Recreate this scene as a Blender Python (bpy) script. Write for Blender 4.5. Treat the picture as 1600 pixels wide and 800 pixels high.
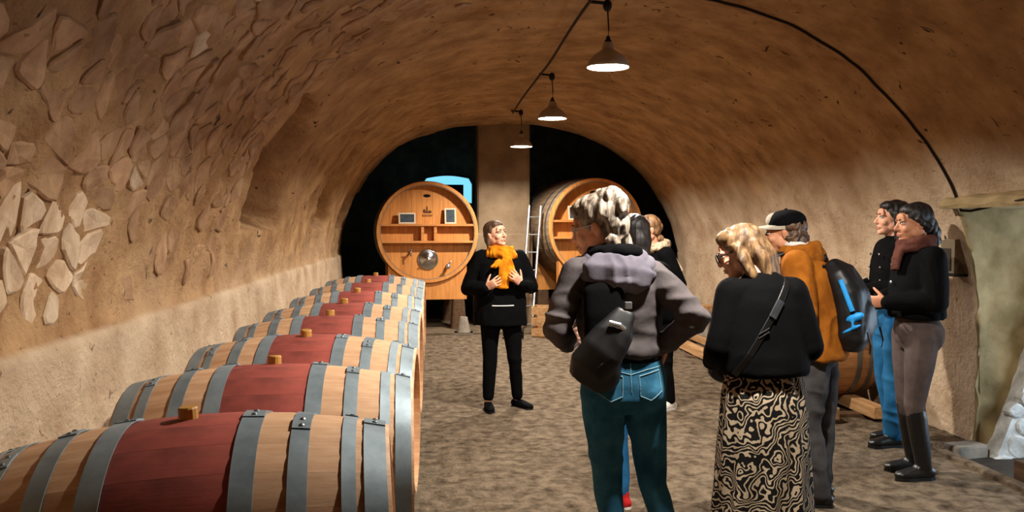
import bpy, bmesh, math, random
import numpy as np
from mathutils import Vector, Matrix, Euler
random.seed(7)
RNG = np.random.default_rng(11)
for o in list(bpy.data.objects):
    bpy.data.objects.remove(o)
scene = bpy.context.scene
COL = scene.collection
R = math.radians
PI = math.pi

# ------------------------------------------------------------------ camera, world, exposure
cam_d = bpy.data.cameras.new('camera')
cam_d.sensor_width = 36.0
cam_d.lens = 36.0 * 1350.0 / 1600.0
cam_d.clip_start = 0.05
cam = bpy.data.objects.new('camera', cam_d)
COL.objects.link(cam)
cam.location = (0, 0, 1.55)
cam.rotation_euler = (R(90 - 1.943), 0, R(-5.29))
scene.camera = cam

world = bpy.data.worlds.new('world')
scene.world = world
world.use_nodes = True
world.node_tree.nodes['Background'].inputs[0].default_value = (0.55, 0.75, 1.0, 1)
world.node_tree.nodes['Background'].inputs[1].default_value = 0.02
scene.view_settings.view_transform = 'Standard'
scene.view_settings.look = 'None'
scene.view_settings.gamma = 1.0
scene.view_settings.use_curve_mapping = False
scene.view_settings.exposure = 0.0
LAMP_W = 142.0
LAMP_COL = (1.0, 0.93, 0.84)

# ------------------------------------------------------------------ helpers: colour and materials
def lin(c):
    out = []
    for v in c[:3]:
        v = v / 255.0
        out.append(v / 12.92 if v <= 0.04045 else ((v + 0.055) / 1.055) ** 2.4)
    return (*out, 1.0)

def M(name, c1, c2=None, scale=4.0, rough=0.8, bump=0.0, bscale=30.0, metal=0.0, detail=5.0,
      stretch=(1, 1, 1), rand=0.0, lo=0.35, hi=0.65, bstretch=None, spec=0.3, dist=0.01):
    m = bpy.data.materials.new(name)
    m.use_nodes = True
    nt = m.node_tree
    b = nt.nodes['Principled BSDF']
    b.inputs['Roughness'].default_value = rough
    b.inputs['Metallic'].default_value = metal
    b.inputs['Specular IOR Level'].default_value = spec
    tc = nt.nodes.new('ShaderNodeTexCoord')
    mp = nt.nodes.new('ShaderNodeMapping')
    mp.inputs['Scale'].default_value = stretch
    nt.links.new(tc.outputs['Object'], mp.inputs['Vector'])
    if c2 is None:
        c2 = tuple(v * 0.9 for v in c1)
    nz = nt.nodes.new('ShaderNodeTexNoise')
    nz.inputs['Scale'].default_value = scale
    nz.inputs['Detail'].default_value = detail
    nz.inputs['Roughness'].default_value = 0.6
    nt.links.new(mp.outputs[0], nz.inputs['Vector'])
    rp = nt.nodes.new('ShaderNodeValToRGB')
    rp.color_ramp.elements[0].position = lo
    rp.color_ramp.elements[1].position = hi
    rp.color_ramp.elements[0].color = lin(c2)
    rp.color_ramp.elements[1].color = lin(c1)
    nt.links.new(nz.outputs['Fac'], rp.inputs['Fac'])
    out = rp.outputs['Color']
    if rand:
        oi = nt.nodes.new('ShaderNodeObjectInfo')
        mr = nt.nodes.new('ShaderNodeMapRange')
        mr.inputs['To Min'].default_value = 1 - rand
        mr.inputs['To Max'].default_value = 1 + rand
        nt.links.new(oi.outputs['Random'], mr.inputs['Value'])
        hs = nt.nodes.new('ShaderNodeHueSaturation')
        nt.links.new(mr.outputs[0], hs.inputs['Value'])
        nt.links.new(out, hs.inputs['Color'])
        out = hs.outputs['Color']
    nt.links.new(out, b.inputs['Base Color'])
    if bump:
        n2 = nt.nodes.new('ShaderNodeTexNoise')
        n2.inputs['Scale'].default_value = bscale
        n2.inputs['Detail'].default_value = 8
        n2.inputs['Roughness'].default_value = 0.65
        if bstretch:
            mp2 = nt.nodes.new('ShaderNodeMapping')
            mp2.inputs['Scale'].default_value = bstretch
            nt.links.new(tc.outputs['Object'], mp2.inputs['Vector'])
            nt.links.new(mp2.outputs[0], n2.inputs['Vector'])
        else:
            nt.links.new(mp.outputs[0], n2.inputs['Vector'])
        bp = nt.nodes.new('ShaderNodeBump')
        bp.inputs['Strength'].default_value = bump
        bp.inputs['Distance'].default_value = dist
        nt.links.new(n2.outputs['Fac'], bp.inputs['Height'])
        nt.links.new(bp.outputs[0], b.inputs['Normal'])
    m.diffuse_color = lin(c1)
    return m

def emit(name, c, s):
    m = bpy.data.materials.new(name)
    m.use_nodes = True
    b = m.node_tree.nodes['Principled BSDF']
    b.inputs['Base Color'].default_value = lin(c)
    b.inputs['Emission Color'].default_value = lin(c)
    b.inputs['Emission Strength'].default_value = s
    return m

def vault_material():
    m = M('vault_tufa', (198, 160, 116), (154, 116, 80), scale=3.4, rough=0.95, bump=0.8, bscale=20, detail=10, dist=0.035, spec=0.1)
    nt = m.node_tree
    b = nt.nodes['Principled BSDF']
    # dark pits and cracks scattered over the rough stone
    tc = nt.nodes['Texture Coordinate']
    mp = nt.nodes.new('ShaderNodeMapping')
    mp.inputs['Scale'].default_value = (1, 0.9, 1)
    nt.links.new(tc.outputs['Object'], mp.inputs['Vector'])
    n = nt.nodes.new('ShaderNodeTexNoise')
    n.inputs['Scale'].default_value = 7
    n.inputs['Detail'].default_value = 4
    n.inputs['Distortion'].default_value = 1.6
    nt.links.new(mp.outputs[0], n.inputs['Vector'])
    r = nt.nodes.new('ShaderNodeValToRGB')
    r.color_ramp.elements[0].position = 0.66
    r.color_ramp.elements[1].position = 0.72
    r.color_ramp.elements[0].color = (0, 0, 0, 1)
    r.color_ramp.elements[1].color = (1, 1, 1, 1)
    nt.links.new(n.outputs['Fac'], r.inputs['Fac'])
    mx = nt.nodes.new('ShaderNodeMix')
    mx.data_type = 'RGBA'
    base = b.inputs['Base Color'].links[0].from_socket
    nt.links.new(r.outputs[0], mx.inputs['Factor'])
    nt.links.new(base, mx.inputs['A'])
    mx.inputs['B'].default_value = lin((74, 54, 38))
    at = nt.nodes.new('ShaderNodeAttribute')
    at.attribute_name = 'plaster'
    pn = nt.nodes.new('ShaderNodeTexNoise')
    pn.inputs['Scale'].default_value = 3.0
    pn.inputs['Detail'].default_value = 9
    nt.links.new(tc.outputs['Object'], pn.inputs['Vector'])
    pr = nt.nodes.new('ShaderNodeValToRGB')
    pr.color_ramp.elements[0].position = 0.32
    pr.color_ramp.elements[1].position = 0.68
    pr.color_ramp.elements[0].color = lin((178, 150, 120))
    pr.color_ramp.elements[1].color = lin((218, 194, 164))
    nt.links.new(pn.outputs['Fac'], pr.inputs['Fac'])
    m2 = nt.nodes.new('ShaderNodeMix')
    m2.data_type = 'RGBA'
    nt.links.new(at.outputs['Fac'], m2.inputs['Factor'])
    nt.links.new(mx.outputs['Result'], m2.inputs['A'])
    nt.links.new(pr.outputs[0], m2.inputs['B'])
    n3 = nt.nodes.new('ShaderNodeTexNoise')
    n3.inputs['Scale'].default_value = 16
    n3.inputs['Detail'].default_value = 5
    n3.inputs['Distortion'].default_value = 1.2
    nt.links.new(tc.outputs['Object'], n3.inputs['Vector'])
    r3 = nt.nodes.new('ShaderNodeValToRGB')
    r3.color_ramp.elements[0].position = 0.66
    r3.color_ramp.elements[1].position = 0.72
    r3.color_ramp.elements[0].color = (0, 0, 0, 1)
    r3.color_ramp.elements[1].color = (0.75, 0.75, 0.75, 1)
    nt.links.new(n3.outputs['Fac'], r3.inputs['Fac'])
    m3 = nt.nodes.new('ShaderNodeMix')
    m3.data_type = 'RGBA'
    nt.links.new(r3.outputs[0], m3.inputs['Factor'])
    nt.links.new(m2.outputs['Result'], m3.inputs['A'])
    m3.inputs['B'].default_value = lin((96, 72, 52))
    nt.links.new(m3.outputs['Result'], b.inputs['Base Color'])
    return m

def barrel_wood(name, red=True):
    m = M(name, (216, 176, 138), (186, 142, 104), scale=3.0, rough=0.6, bump=0.12, bscale=14, stretch=(1.2, 9, 9), rand=0.06, spec=0.3, dist=0.004)
    if not red:
        return m
    nt = m.node_tree
    b = nt.nodes['Principled BSDF']
    tc = nt.nodes['Texture Coordinate']
    sx = nt.nodes.new('ShaderNodeSeparateXYZ')
    nt.links.new(tc.outputs['Object'], sx.inputs[0])
    ab = nt.nodes.new('ShaderNodeMath'); ab.operation = 'ABSOLUTE'
    nt.links.new(sx.outputs[0], ab.inputs[0])
    n = nt.nodes.new('ShaderNodeTexNoise')
    n.inputs['Scale'].default_value = 6
    nt.links.new(tc.outputs['Object'], n.inputs['Vector'])
    ad = nt.nodes.new('ShaderNodeMath'); ad.operation = 'MULTIPLY_ADD'
    nt.links.new(n.outputs['Fac'], ad.inputs[0])
    ad.inputs[1].default_value = 0.05
    nt.links.new(ab.outputs[0], ad.inputs[2])
    lt = nt.nodes.new('ShaderNodeMapRange')
    lt.inputs['From Min'].default_value = 0.165
    lt.inputs['From Max'].default_value = 0.185
    lt.inputs['To Min'].default_value = 0.93
    lt.inputs['To Max'].default_value = 0.0
    nt.links.new(ad.outputs[0], lt.inputs['Value'])
    n2 = nt.nodes.new('ShaderNodeTexNoise')
    n2.inputs['Scale'].default_value = 7
    n2.inputs['Detail'].default_value = 6
    nt.links.new(tc.outputs['Object'], n2.inputs['Vector'])
    r = nt.nodes.new('ShaderNodeValToRGB')
    r.color_ramp.elements[0].position = 0.33
    r.color_ramp.elements[1].position = 0.68
    r.color_ramp.elements[0].color = lin((100, 31, 35))
    r.color_ramp.elements[1].color = lin((164, 72, 64))
    nt.links.new(n2.outputs['Fac'], r.inputs['Fac'])
    mx = nt.nodes.new('ShaderNodeMix'); mx.data_type = 'RGBA'
    base = b.inputs['Base Color'].links[0].from_socket
    nt.links.new(lt.outputs[0], mx.inputs['Factor'])
    nt.links.new(base, mx.inputs['A'])
    nt.links.new(r.outputs[0], mx.inputs['B'])
    nt.links.new(mx.outputs['Result'], b.inputs['Base Color'])
    return m

def zebra_material():
    m = bpy.data.materials.new('zebra_cloth')
    m.use_nodes = True
    nt = m.node_tree
    b = nt.nodes['Principled BSDF']
    b.inputs['Roughness'].default_value = 0.85
    b.inputs['Specular IOR Level'].default_value = 0.15
    tc = nt.nodes.new('ShaderNodeTexCoord')
    w = nt.nodes.new('ShaderNodeTexNoise')
    w.inputs['Scale'].default_value = 8.5
    w.inputs['Detail'].default_value = 2.0
    nt.links.new(tc.outputs['Object'], w.inputs['Vector'])
    sb = nt.nodes.new('ShaderNodeVectorMath'); sb.operation = 'MULTIPLY_ADD'
    nt.links.new(w.outputs['Color'], sb.inputs[0])
    sb.inputs[1].default_value = (0.24, 0.24, 0.24)
    nt.links.new(tc.outputs['Object'], sb.inputs[2])
    wv = nt.nodes.new('ShaderNodeTexWave')
    wv.bands_direction = 'DIAGONAL'
    wv.inputs['Scale'].default_value = 17.0
    wv.inputs['Distortion'].default_value = 3.2
    wv.inputs['Detail'].default_value = 1.6
    wv.inputs['Detail Scale'].default_value = 1.3
    nt.links.new(sb.outputs[0], wv.inputs['Vector'])
    r = nt.nodes.new('ShaderNodeValToRGB')
    r.color_ramp.interpolation = 'EASE'
    r.color_ramp.elements[0].position = 0.61
    r.color_ramp.elements[1].position = 0.72
    r.color_ramp.elements[0].color = lin((16, 14, 13))
    r.color_ramp.elements[1].color = lin((176, 158, 132))
    nt.links.new(wv.outputs['Fac'], r.inputs['Fac'])
    nt.links.new(r.outputs[0], b.inputs['Base Color'])
    return m

MAT = {}
MAT['vault'] = vault_material()
MAT['plaster'] = M('worn_plaster', (186, 156, 126), (164, 134, 104), scale=2.0, rough=0.95, bump=0.45, bscale=30, detail=8, dist=0.015, spec=0.1)
MAT['stone'] = M('tufa_stone', (192, 156, 120), (150, 114, 84), scale=6, rough=0.95, bump=0.5, bscale=30, rand=0.14, detail=8, spec=0.1)
MAT['palestone'] = M('pale_stone', (220, 196, 166), (184, 154, 122), scale=7, rough=0.95, bump=0.5, bscale=30, rand=0.12, detail=8, spec=0.1)
MAT['white_stone'] = M('whitewashed_stone', (226, 228, 226), (176, 174, 168), scale=9, rough=0.9, bump=0.6, bscale=24, rand=0.08, detail=8, spec=0.15)
MAT['reveal'] = M('green_patina_plaster', (172, 150, 112), (132, 114, 78), scale=4, rough=0.95, bump=0.5, bscale=22, detail=8, spec=0.1)
MAT['floor'] = M('packed_earth', (134, 117, 97), (66, 54, 41), scale=11, rough=1.0, bump=1.0, bscale=24, detail=12, dist=0.05, spec=0.05, lo=0.30, hi=0.62)
MAT['shade_rock'] = M('shade_dark_rock', (120, 104, 84), (80, 70, 56), scale=3, rough=1.0, bump=0.5, bscale=20, spec=0.05)  # darkness of the vat bay put into the rock colour
MAT['pillar'] = M('grey_plaster', (150, 128, 102), (122, 102, 80), scale=2.5, rough=0.95, bump=0.4, bscale=20, spec=0.1)
MAT['slab'] = M('wet_dark_slab', (52, 45, 37), (30, 26, 22), scale=6, rough=0.75, bump=0.4, bscale=20)
MAT['oak'] = barrel_wood('barrel_oak_wine_stained', True)
MAT['oak_plain'] = barrel_wood('barrel_oak', False)
MAT['oak_old'] = M('old_barrel_oak', (170, 118, 72), (128, 84, 48), scale=3, rough=0.65, bump=0.15, bscale=14, stretch=(1.2, 9, 9), rand=0.1)
MAT['vat_oak'] = M('vat_oak', (214, 146, 78), (190, 122, 60), scale=3, rough=0.5, bump=0.08, bscale=12, stretch=(10, 10, 1), rand=0.06)
MAT['vat_stave'] = M('vat_stave_oak', (158, 132, 104), (126, 104, 80), scale=3, rough=0.65, bump=0.1, bscale=12, stretch=(9, 1, 9), rand=0.08)
MAT['shelf'] = M('shelf_oak', (206, 140, 78), (178, 114, 58), scale=3, rough=0.55, bump=0.08, bscale=12, stretch=(1, 9, 9))
MAT['hoop'] = M('galvanised_hoop', (156, 172, 180), (118, 132, 138), scale=5, rough=0.5, bump=0.06, bscale=20, metal=0.45, rand=0.05, spec=0.5)
MAT['hoop_dull'] = M('dull_hoop', (112, 110, 104), (86, 84, 78), scale=5, rough=0.55, metal=0.6)
MAT['rivet'] = M('steel_rivet', (140, 146, 148), rough=0.4, metal=0.9)
MAT['bung'] = M('bung_wood', (196, 146, 72), (160, 110, 48), scale=10, rough=0.55)
MAT['timber'] = M('timber', (188, 146, 100), (150, 110, 70), scale=3, rough=0.75, bump=0.2, bscale=12, stretch=(9, 1, 9))
MAT['timber_dark'] = M('dark_timber', (96, 70, 46), (70, 50, 32), scale=3, rough=0.8, bump=0.2, bscale=12, stretch=(9, 1, 9))
MAT['concrete'] = M('grey_block', (150, 140, 126), (126, 116, 104), scale=8, rough=0.9, bump=0.3, bscale=30)
MAT['black_metal'] = M('black_iron', (22, 20, 19), (16, 15, 14), rough=0.6)
MAT['cable'] = M('dark_cable', (44, 33, 25), (34, 26, 20), rough=0.8)
MAT['shade'] = M('enamel_shade', (170, 158, 144), (150, 138, 124), scale=6, rough=0.45, spec=0.5)
MAT['diffuser'] = emit('lit_bulb', (255, 250, 242), 20.0)
MAT['lining'] = M('white_enamel', (240, 238, 232), (236, 234, 228), rough=0.6)
MAT['sky_pane'] = emit('daylit_pane', (120, 205, 235), 1.3)
MAT['steel'] = M('steel', (200, 202, 204), (170, 172, 176), rough=0.18, metal=1.0)
MAT['aluminium'] = M('aluminium', (206, 208, 210), (176, 178, 180), rough=0.35, metal=0.9)
MAT['chalk'] = M('slate', (64, 74, 80), (46, 54, 60), scale=14, rough=0.7)
MAT['pale_frame'] = M('pale_frame', (214, 196, 168), (196, 176, 148), rough=0.6)
MAT['dark_void'] = M('hole_black', (10, 8, 7), (8, 7, 6), rough=0.9)
MAT['brand'] = M('burnt_brand', (96, 58, 30), (80, 46, 22), rough=0.8)
MAT['box_cream'] = M('cream_box', (208, 192, 160), (196, 180, 148), rough=0.5)
MAT['box_grey'] = M('grey_panel', (104, 100, 92), (92, 88, 82), rough=0.4)
MAT['box_glass'] = M('pale_display', (140, 156, 150), (110, 126, 124), scale=12, rough=0.2)
MAT['skin'] = M('skin', (222, 168, 138), (206, 146, 116), scale=12, rough=0.55, spec=0.35)
MAT['skin_tan'] = M('skin_tan', (196, 138, 104), (178, 120, 88), scale=12, rough=0.55, spec=0.35)
MAT['lip'] = M('lip', (176, 96, 88), (160, 82, 76), rough=0.45)
MAT['eye_white'] = M('eye_white', (232, 228, 222), (226, 220, 214), rough=0.2)
MAT['iris'] = M('iris', (46, 34, 26), (34, 24, 18), rough=0.2)
def hairmat(n, c1, c2): return M(n, c1, c2, scale=9, rough=0.5, bump=0.5, bscale=12, stretch=(5, 5, 1.0), lo=0.4, hi=0.62, detail=4, spec=0.4, bstretch=(6, 6, 1.0), dist=0.006)
MAT['hair_grey'] = hairmat('grey_hair', (170, 156, 138), (64, 52, 42))
MAT['hair_blond'] = hairmat('blond_hair', (128, 98, 64), (70, 50, 33))
MAT['hair_brown'] = hairmat('brown_hair', (98, 70, 48), (48, 34, 25))
MAT['hair_light'] = hairmat('light_brown_hair', (156, 116, 78), (96, 68, 46))
MAT['hair_dark'] = hairmat('dark_hair', (34, 26, 22), (16, 13, 12))
def cloth(n, c1, c2=None, rough=0.9, sc=7, bump=0.25, bs=60): return M(n, c1, c2, scale=sc, rough=rough, bump=bump, bscale=bs, spec=0.07, dist=0.004)
MAT['black_cloth'] = cloth('black_cloth', (7, 7, 8), (5, 5, 6))
MAT['black_knit'] = cloth('black_knit', (6, 6, 7), (4, 4, 5), bs=120)
MAT['mustard'] = cloth('mustard_wool', (214, 136, 26), (168, 92, 12), sc=14, bump=0.5, bs=70)
MAT['grey_fleece'] = cloth('grey_fleece', (88, 82, 82), (66, 61, 62))
MAT['grey_panel'] = cloth('light_grey_fleece', (100, 96, 105), (78, 74, 82))
MAT['denim'] = cloth('denim', (58, 112, 140), (28, 72, 98), sc=5)
MAT['denim_bright'] = cloth('bright_denim', (44, 104, 146), (22, 70, 108), sc=5)
MAT['denim_stitch'] = cloth('denim_seam', (120, 156, 170))
MAT['zebra'] = zebra_material()
MAT['ochre'] = cloth('ochre_cotton', (154, 92, 28), (116, 64, 16), sc=8)
MAT['grey_denim'] = cloth('grey_denim', (72, 70, 70), (50, 48, 48))
MAT['nylon'] = M('black_nylon', (14, 14, 16), (9, 9, 11), rough=0.5, spec=0.4)
MAT['blue_trim'] = M('bright_blue_trim', (40, 150, 220), (20, 110, 180), rough=0.5)
MAT['cap_grey'] = cloth('pale_grey_twill', (176, 166, 150), (150, 140, 124))
MAT['taupe'] = cloth('taupe_leggings', (86, 74, 70), (66, 56, 53))
MAT['leather'] = M('black_leather', (12, 11, 11), (8, 8, 8), rough=0.38, spec=0.5, bump=0.1, bscale=40)
MAT['brown_wool'] = cloth('brown_wool', (96, 58, 48), (72, 42, 36), sc=14, bump=0.5)
MAT['white_rubber'] = M('white_rubber', (226, 220, 210), (206, 200, 190), rough=0.6)
MAT['red_suede'] = cloth('red_suede', (184, 40, 40), (150, 26, 30))
MAT['cream_fur'] = M('cream_fleece', (206, 184, 156), (164, 140, 112), scale=40, rough=1.0, bump=0.8, bscale=90)
MAT['shirt'] = cloth('white_cotton', (216, 212, 206))

# ------------------------------------------------------------------ helpers: objects
def obj(name, me, mat=None, parent=None, loc=None, rot=None, smooth=False):
    o = bpy.data.objects.new(name, me)
    COL.objects.link(o)
    if mat is not None and len(me.materials) == 0:
        me.materials.append(MAT[mat] if isinstance(mat, str) else mat)
    if parent is not None:
        o.parent = parent
    if loc is not None:
        o.location = loc
    if rot is not None:
        o.rotation_euler = rot
    if smooth:
        me.polygons.foreach_set('use_smooth', [True] * len(me.polygons))
    return o

def sharp_smooth(me, ang=35):
    me.polygons.foreach_set('use_smooth', [True] * len(me.polygons))
    me.set_sharp_from_angle(angle=R(ang))
    return me

def mesh(name, v, f):
    me = bpy.data.meshes.new(name)
    me.from_pydata([tuple(p) for p in v], [], f)
    me.update()
    return me

def tag(o, label, cat, group=None):
    o['label'] = label
    o['category'] = cat
    if group:
        o['group'] = group
    return o

def struct(o, label=None):
    o['kind'] = 'structure'
    if label:
        o['label'] = label
    return o

def empty(name, loc=(0, 0, 0), rotz=0, scale=1.0):
    o = bpy.data.objects.new(name, None)
    COL.objects.link(o)
    o.location = loc
    o.rotation_euler = (0, 0, rotz)
    o.scale = (scale,) * 3
    o.empty_display_size = 0.1
    return o

def join(parts):
    V, F = [], []
    for v, f in parts:
        k = len(V)
        V.extend([tuple(p) for p in v])
        F.extend([tuple(i + k for i in q) for q in f])
    return V, F

def box(x0, x1, y0, y1, z0, z1, bev=0.0):
    if bev <= 0:
        v = [(x0, y0, z0), (x1, y0, z0), (x1, y1, z0), (x0, y1, z0), (x0, y0, z1), (x1, y0, z1), (x1, y1, z1), (x0, y1, z1)]
        f = [(3, 2, 1, 0), (4, 5, 6, 7), (0, 1, 5, 4), (1, 2, 6, 5), (2, 3, 7, 6), (3, 0, 4, 7)]
        return v, f
    bm = bmesh.new()
    v, f = box(x0, x1, y0, y1, z0, z1)
    vs = [bm.verts.new(p) for p in v]
    for q in f:
        bm.faces.new([vs[i] for i in q])
    bmesh.ops.bevel(bm, geom=bm.edges[:], offset=bev, segments=2, affect='EDGES', profile=0.6)
    bm.verts.index_update()
    v = [tuple(p.co) for p in bm.verts]
    f = [tuple(p.index for p in q.verts) for q in bm.faces]
    bm.free()
    return v, f

def tube(pts, rad, n=12, up=(0, 0, 1), sq=2.0):
    """closed loft along pts; rad[i] = r or (ra, rb): ra sideways, rb along 'up'."""
    P = [np.array(p, float) for p in pts]
    V, F = [], []
    m = len(P)
    upv = np.array(up, float)
    for i in range(m):
        t = P[min(i + 1, m - 1)] - P[max(i - 1, 0)]
        t /= (np.linalg.norm(t) + 1e-9)
        a = np.cross(t, upv)
        if np.linalg.norm(a) < 1e-3:
            a = np.cross(t, np.array([0.3, 1, 0.2]))
        a /= np.linalg.norm(a)
        b = np.cross(a, t)
        r = rad[i] if isinstance(rad, list) else rad
        ra, rb = r if isinstance(r, (tuple, list)) else (r, r)
        for k in range(n):
            an = 2 * PI * k / n
            c, s = math.cos(an), math.sin(an)
            c = math.copysign(abs(c) ** (2 / sq), c)
            s = math.copysign(abs(s) ** (2 / sq), s)
            V.append(tuple(P[i] + a * ra * c + b * rb * s))
    for i in range(m - 1):
        for k in range(n):
            k2 = (k + 1) % n
            F.append((i * n + k, i * n + k2, (i + 1) * n + k2, (i + 1) * n + k))
    F.append(tuple(range(n - 1, -1, -1)))
    F.append(tuple((m - 1) * n + k for k in range(n)))
    return V, F

def rings(rs, n=28, sq=2.3):
    """rs: (cx, cy, z, a, b) horizontal rings, closed."""
    V, F = [], []
    for cx, cy, z, a, b in rs:
        for k in range(n):
            an = 2 * PI * k / n
            c, s = math.cos(an), math.sin(an)
            c = math.copysign(abs(c) ** (2 / sq), c)
            s = math.copysign(abs(s) ** (2 / sq), s)
            V.append((cx + a * c, cy + b * s, z))
    m = len(rs)
    for i in range(m - 1):
        for k in range(n):
            k2 = (k + 1) % n
            F.append((i * n + k, i * n + k2, (i + 1) * n + k2, (i + 1) * n + k))
    F.append(tuple(range(n - 1, -1, -1)))
    F.append(tuple((m - 1) * n + k for k in range(n)))
    return V, F

def ell(c, r, rot=None, nu=14, nv=9):
    if not isinstance(r, (tuple, list)):
        r = (r, r, r)
    V, F = [], []
    mt = Euler(rot).to_matrix() if rot else None
    pts = [(0, 0, -1)]
    for i in range(1, nv):
        a = -PI / 2 + PI * i / nv
        for k in range(nu):
            b = 2 * PI * k / nu
            pts.append((math.cos(a) * math.cos(b), math.cos(a) * math.sin(b), math.sin(a)))
    pts.append((0, 0, 1))
    for p in pts:
        q = Vector((p[0] * r[0], p[1] * r[1], p[2] * r[2]))
        if mt:
            q = mt @ q
        V.append((q.x + c[0], q.y + c[1], q.z + c[2]))
    for k in range(nu):
        F.append((0, 1 + (k + 1) % nu, 1 + k))
    for i in range(nv - 2):
        for k in range(nu):
            a = 1 + i * nu + k
            b = 1 + i * nu + (k + 1) % nu
            F.append((a, b, b + nu, a + nu))
    t = len(V) - 1
    o = 1 + (nv - 2) * nu
    for k in range(nu):
        F.append((o + k, o + (k + 1) % nu, t))
    return V, F

def lathe(prof, n=24, axis='z'):
    """prof: (r, h); open shell revolved."""
    V, F = [], []
    for r, h in prof:
        for k in range(n):
            a = 2 * PI * k / n
            if axis == 'z':
                V.append((r * math.cos(a), r * math.sin(a), h))
            elif axis == 'x':
                V.append((h, r * math.cos(a), r * math.sin(a)))
            else:
                V.append((r * math.cos(a), h, r * math.sin(a)))
    m = len(prof)
    for i in range(m - 1):
        for k in range(n):
            k2 = (k + 1) % n
            F.append((i * n + k, i * n + k2, (i + 1) * n + k2, (i + 1) * n + k))
    return V, F

def remesh(parts, voxel=0.008, smooth=4, factor=0.5):
    V, F = join(parts)
    me = mesh('tmp', V, F)
    o = bpy.data.objects.new('tmp', me)
    COL.objects.link(o)
    md = o.modifiers.new('r', 'REMESH')
    md.mode = 'VOXEL'
    md.voxel_size = voxel
    if smooth:
        sm = o.modifiers.new('s', 'SMOOTH')
        sm.iterations = smooth
        sm.factor = factor
    dg = bpy.context.evaluated_depsgraph_get()
    ev = o.evaluated_get(dg)
    out = bpy.data.meshes.new_from_object(ev)
    bpy.data.objects.remove(o)
    bpy.data.meshes.remove(me)
    out.materials.clear()
    return out

_T = RNG.random((32, 32, 32)).astype(np.float32)
def vnoise(p):
    p = np.asarray(p, np.float32)
    i = np.floor(p).astype(int)
    f = p - i
    f = f * f * (3 - 2 * f)
    r = 0
    for dx in (0, 1):
        wx = f[:, 0] if dx else 1 - f[:, 0]
        for dy in (0, 1):
            wy = f[:, 1] if dy else 1 - f[:, 1]
            for dz in (0, 1):
                wz = f[:, 2] if dz else 1 - f[:, 2]
                r = r + wx * wy * wz * _T[(i[:, 0] + dx) % 32, (i[:, 1] + dy) % 32, (i[:, 2] + dz) % 32]
    return r * 2 - 1
def fbm(p, o=4):
    r, a, s = 0, 1.0, 1.0
    for k in range(o):
        r = r + a * vnoise(p * s + k * 7.3)
        a *= 0.5
        s *= 2.03
    return r

def folds(me, amp, sc=(9, 9, 4), seed=0.0, fn=None):
    n = len(me.vertices)
    co = np.empty(n * 3, np.float32); me.vertices.foreach_get('co', co); co = co.reshape(-1, 3)
    no = np.empty(n * 3, np.float32); me.vertex_normals.foreach_get('vector', no); no = no.reshape(-1, 3)
    q = co * np.array(sc, np.float32) + seed
    d = vnoise(q + 0.8 * vnoise(q * 0.7)[:, None])
    d = (1 - np.abs(d) * 2.0)                      # ridged: crease-like
    d = d * amp
    if fn is not None:
        d = d + fn(co)
    co = co + no * d[:, None]
    me.vertices.foreach_set('co', co.reshape(-1))
    me.update()
    return me

# ------------------------------------------------------------------ the vault
CX, ZS, ZT = 1.2, 0.82, 3.13
def vault_profile():
    pts = []
    for z in np.linspace(0, 1.10, 26):
        pts.append((-1.30 - 0.05 * z, z))
    pts.append((-1.365, 1.125))
    pts.append((-1.388, 1.145))
    z0 = 1.16
    H = ZT - ZS
    ths = np.linspace(0, PI / 2, 120)
    for t in ths:                                   # left superellipse
        n = 2.4
        x = CX - 2.6 * math.cos(t) ** (2 / n)
        z = ZS + H * math.sin(t) ** (2 / n)
        if z > z0:
            pts.append((x, z))
    for t in np.linspace(PI / 2, 0, 120)[1:]:
        n = 2.08
        x = CX + 2.65 * math.cos(t) ** (2 / n)
        z = ZS + H * math.sin(t) ** (2 / n)
        pts.append((x, z))
    for z in np.linspace(0.80, 0, 20):
        pts.append((3.85 + 0.02 * (0.8 - z), z))
    P = np.array(pts)
    L = np.concatenate([[0], np.cumsum(np.linalg.norm(np.diff(P, axis=0), axis=1))])
    return P, L
PROF, PLEN = vault_profile()
ARC = PLEN[-1]
def prof_at(s):
    x = np.interp(s, PLEN, PROF[:, 0]); z = np.interp(s, PLEN, PROF[:, 1])
    e = 0.02
    tx = np.interp(s + e, PLEN, PROF[:, 0]) - np.interp(s - e, PLEN, PROF[:, 0])
    tz = np.interp(s + e, PLEN, PROF[:, 1]) - np.interp(s - e, PLEN, PROF[:, 1])
    l = np.sqrt(tx * tx + tz * tz) + 1e-9
    return x, z, tz / l, -tx / l                     # inward normal (x, z)

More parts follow.
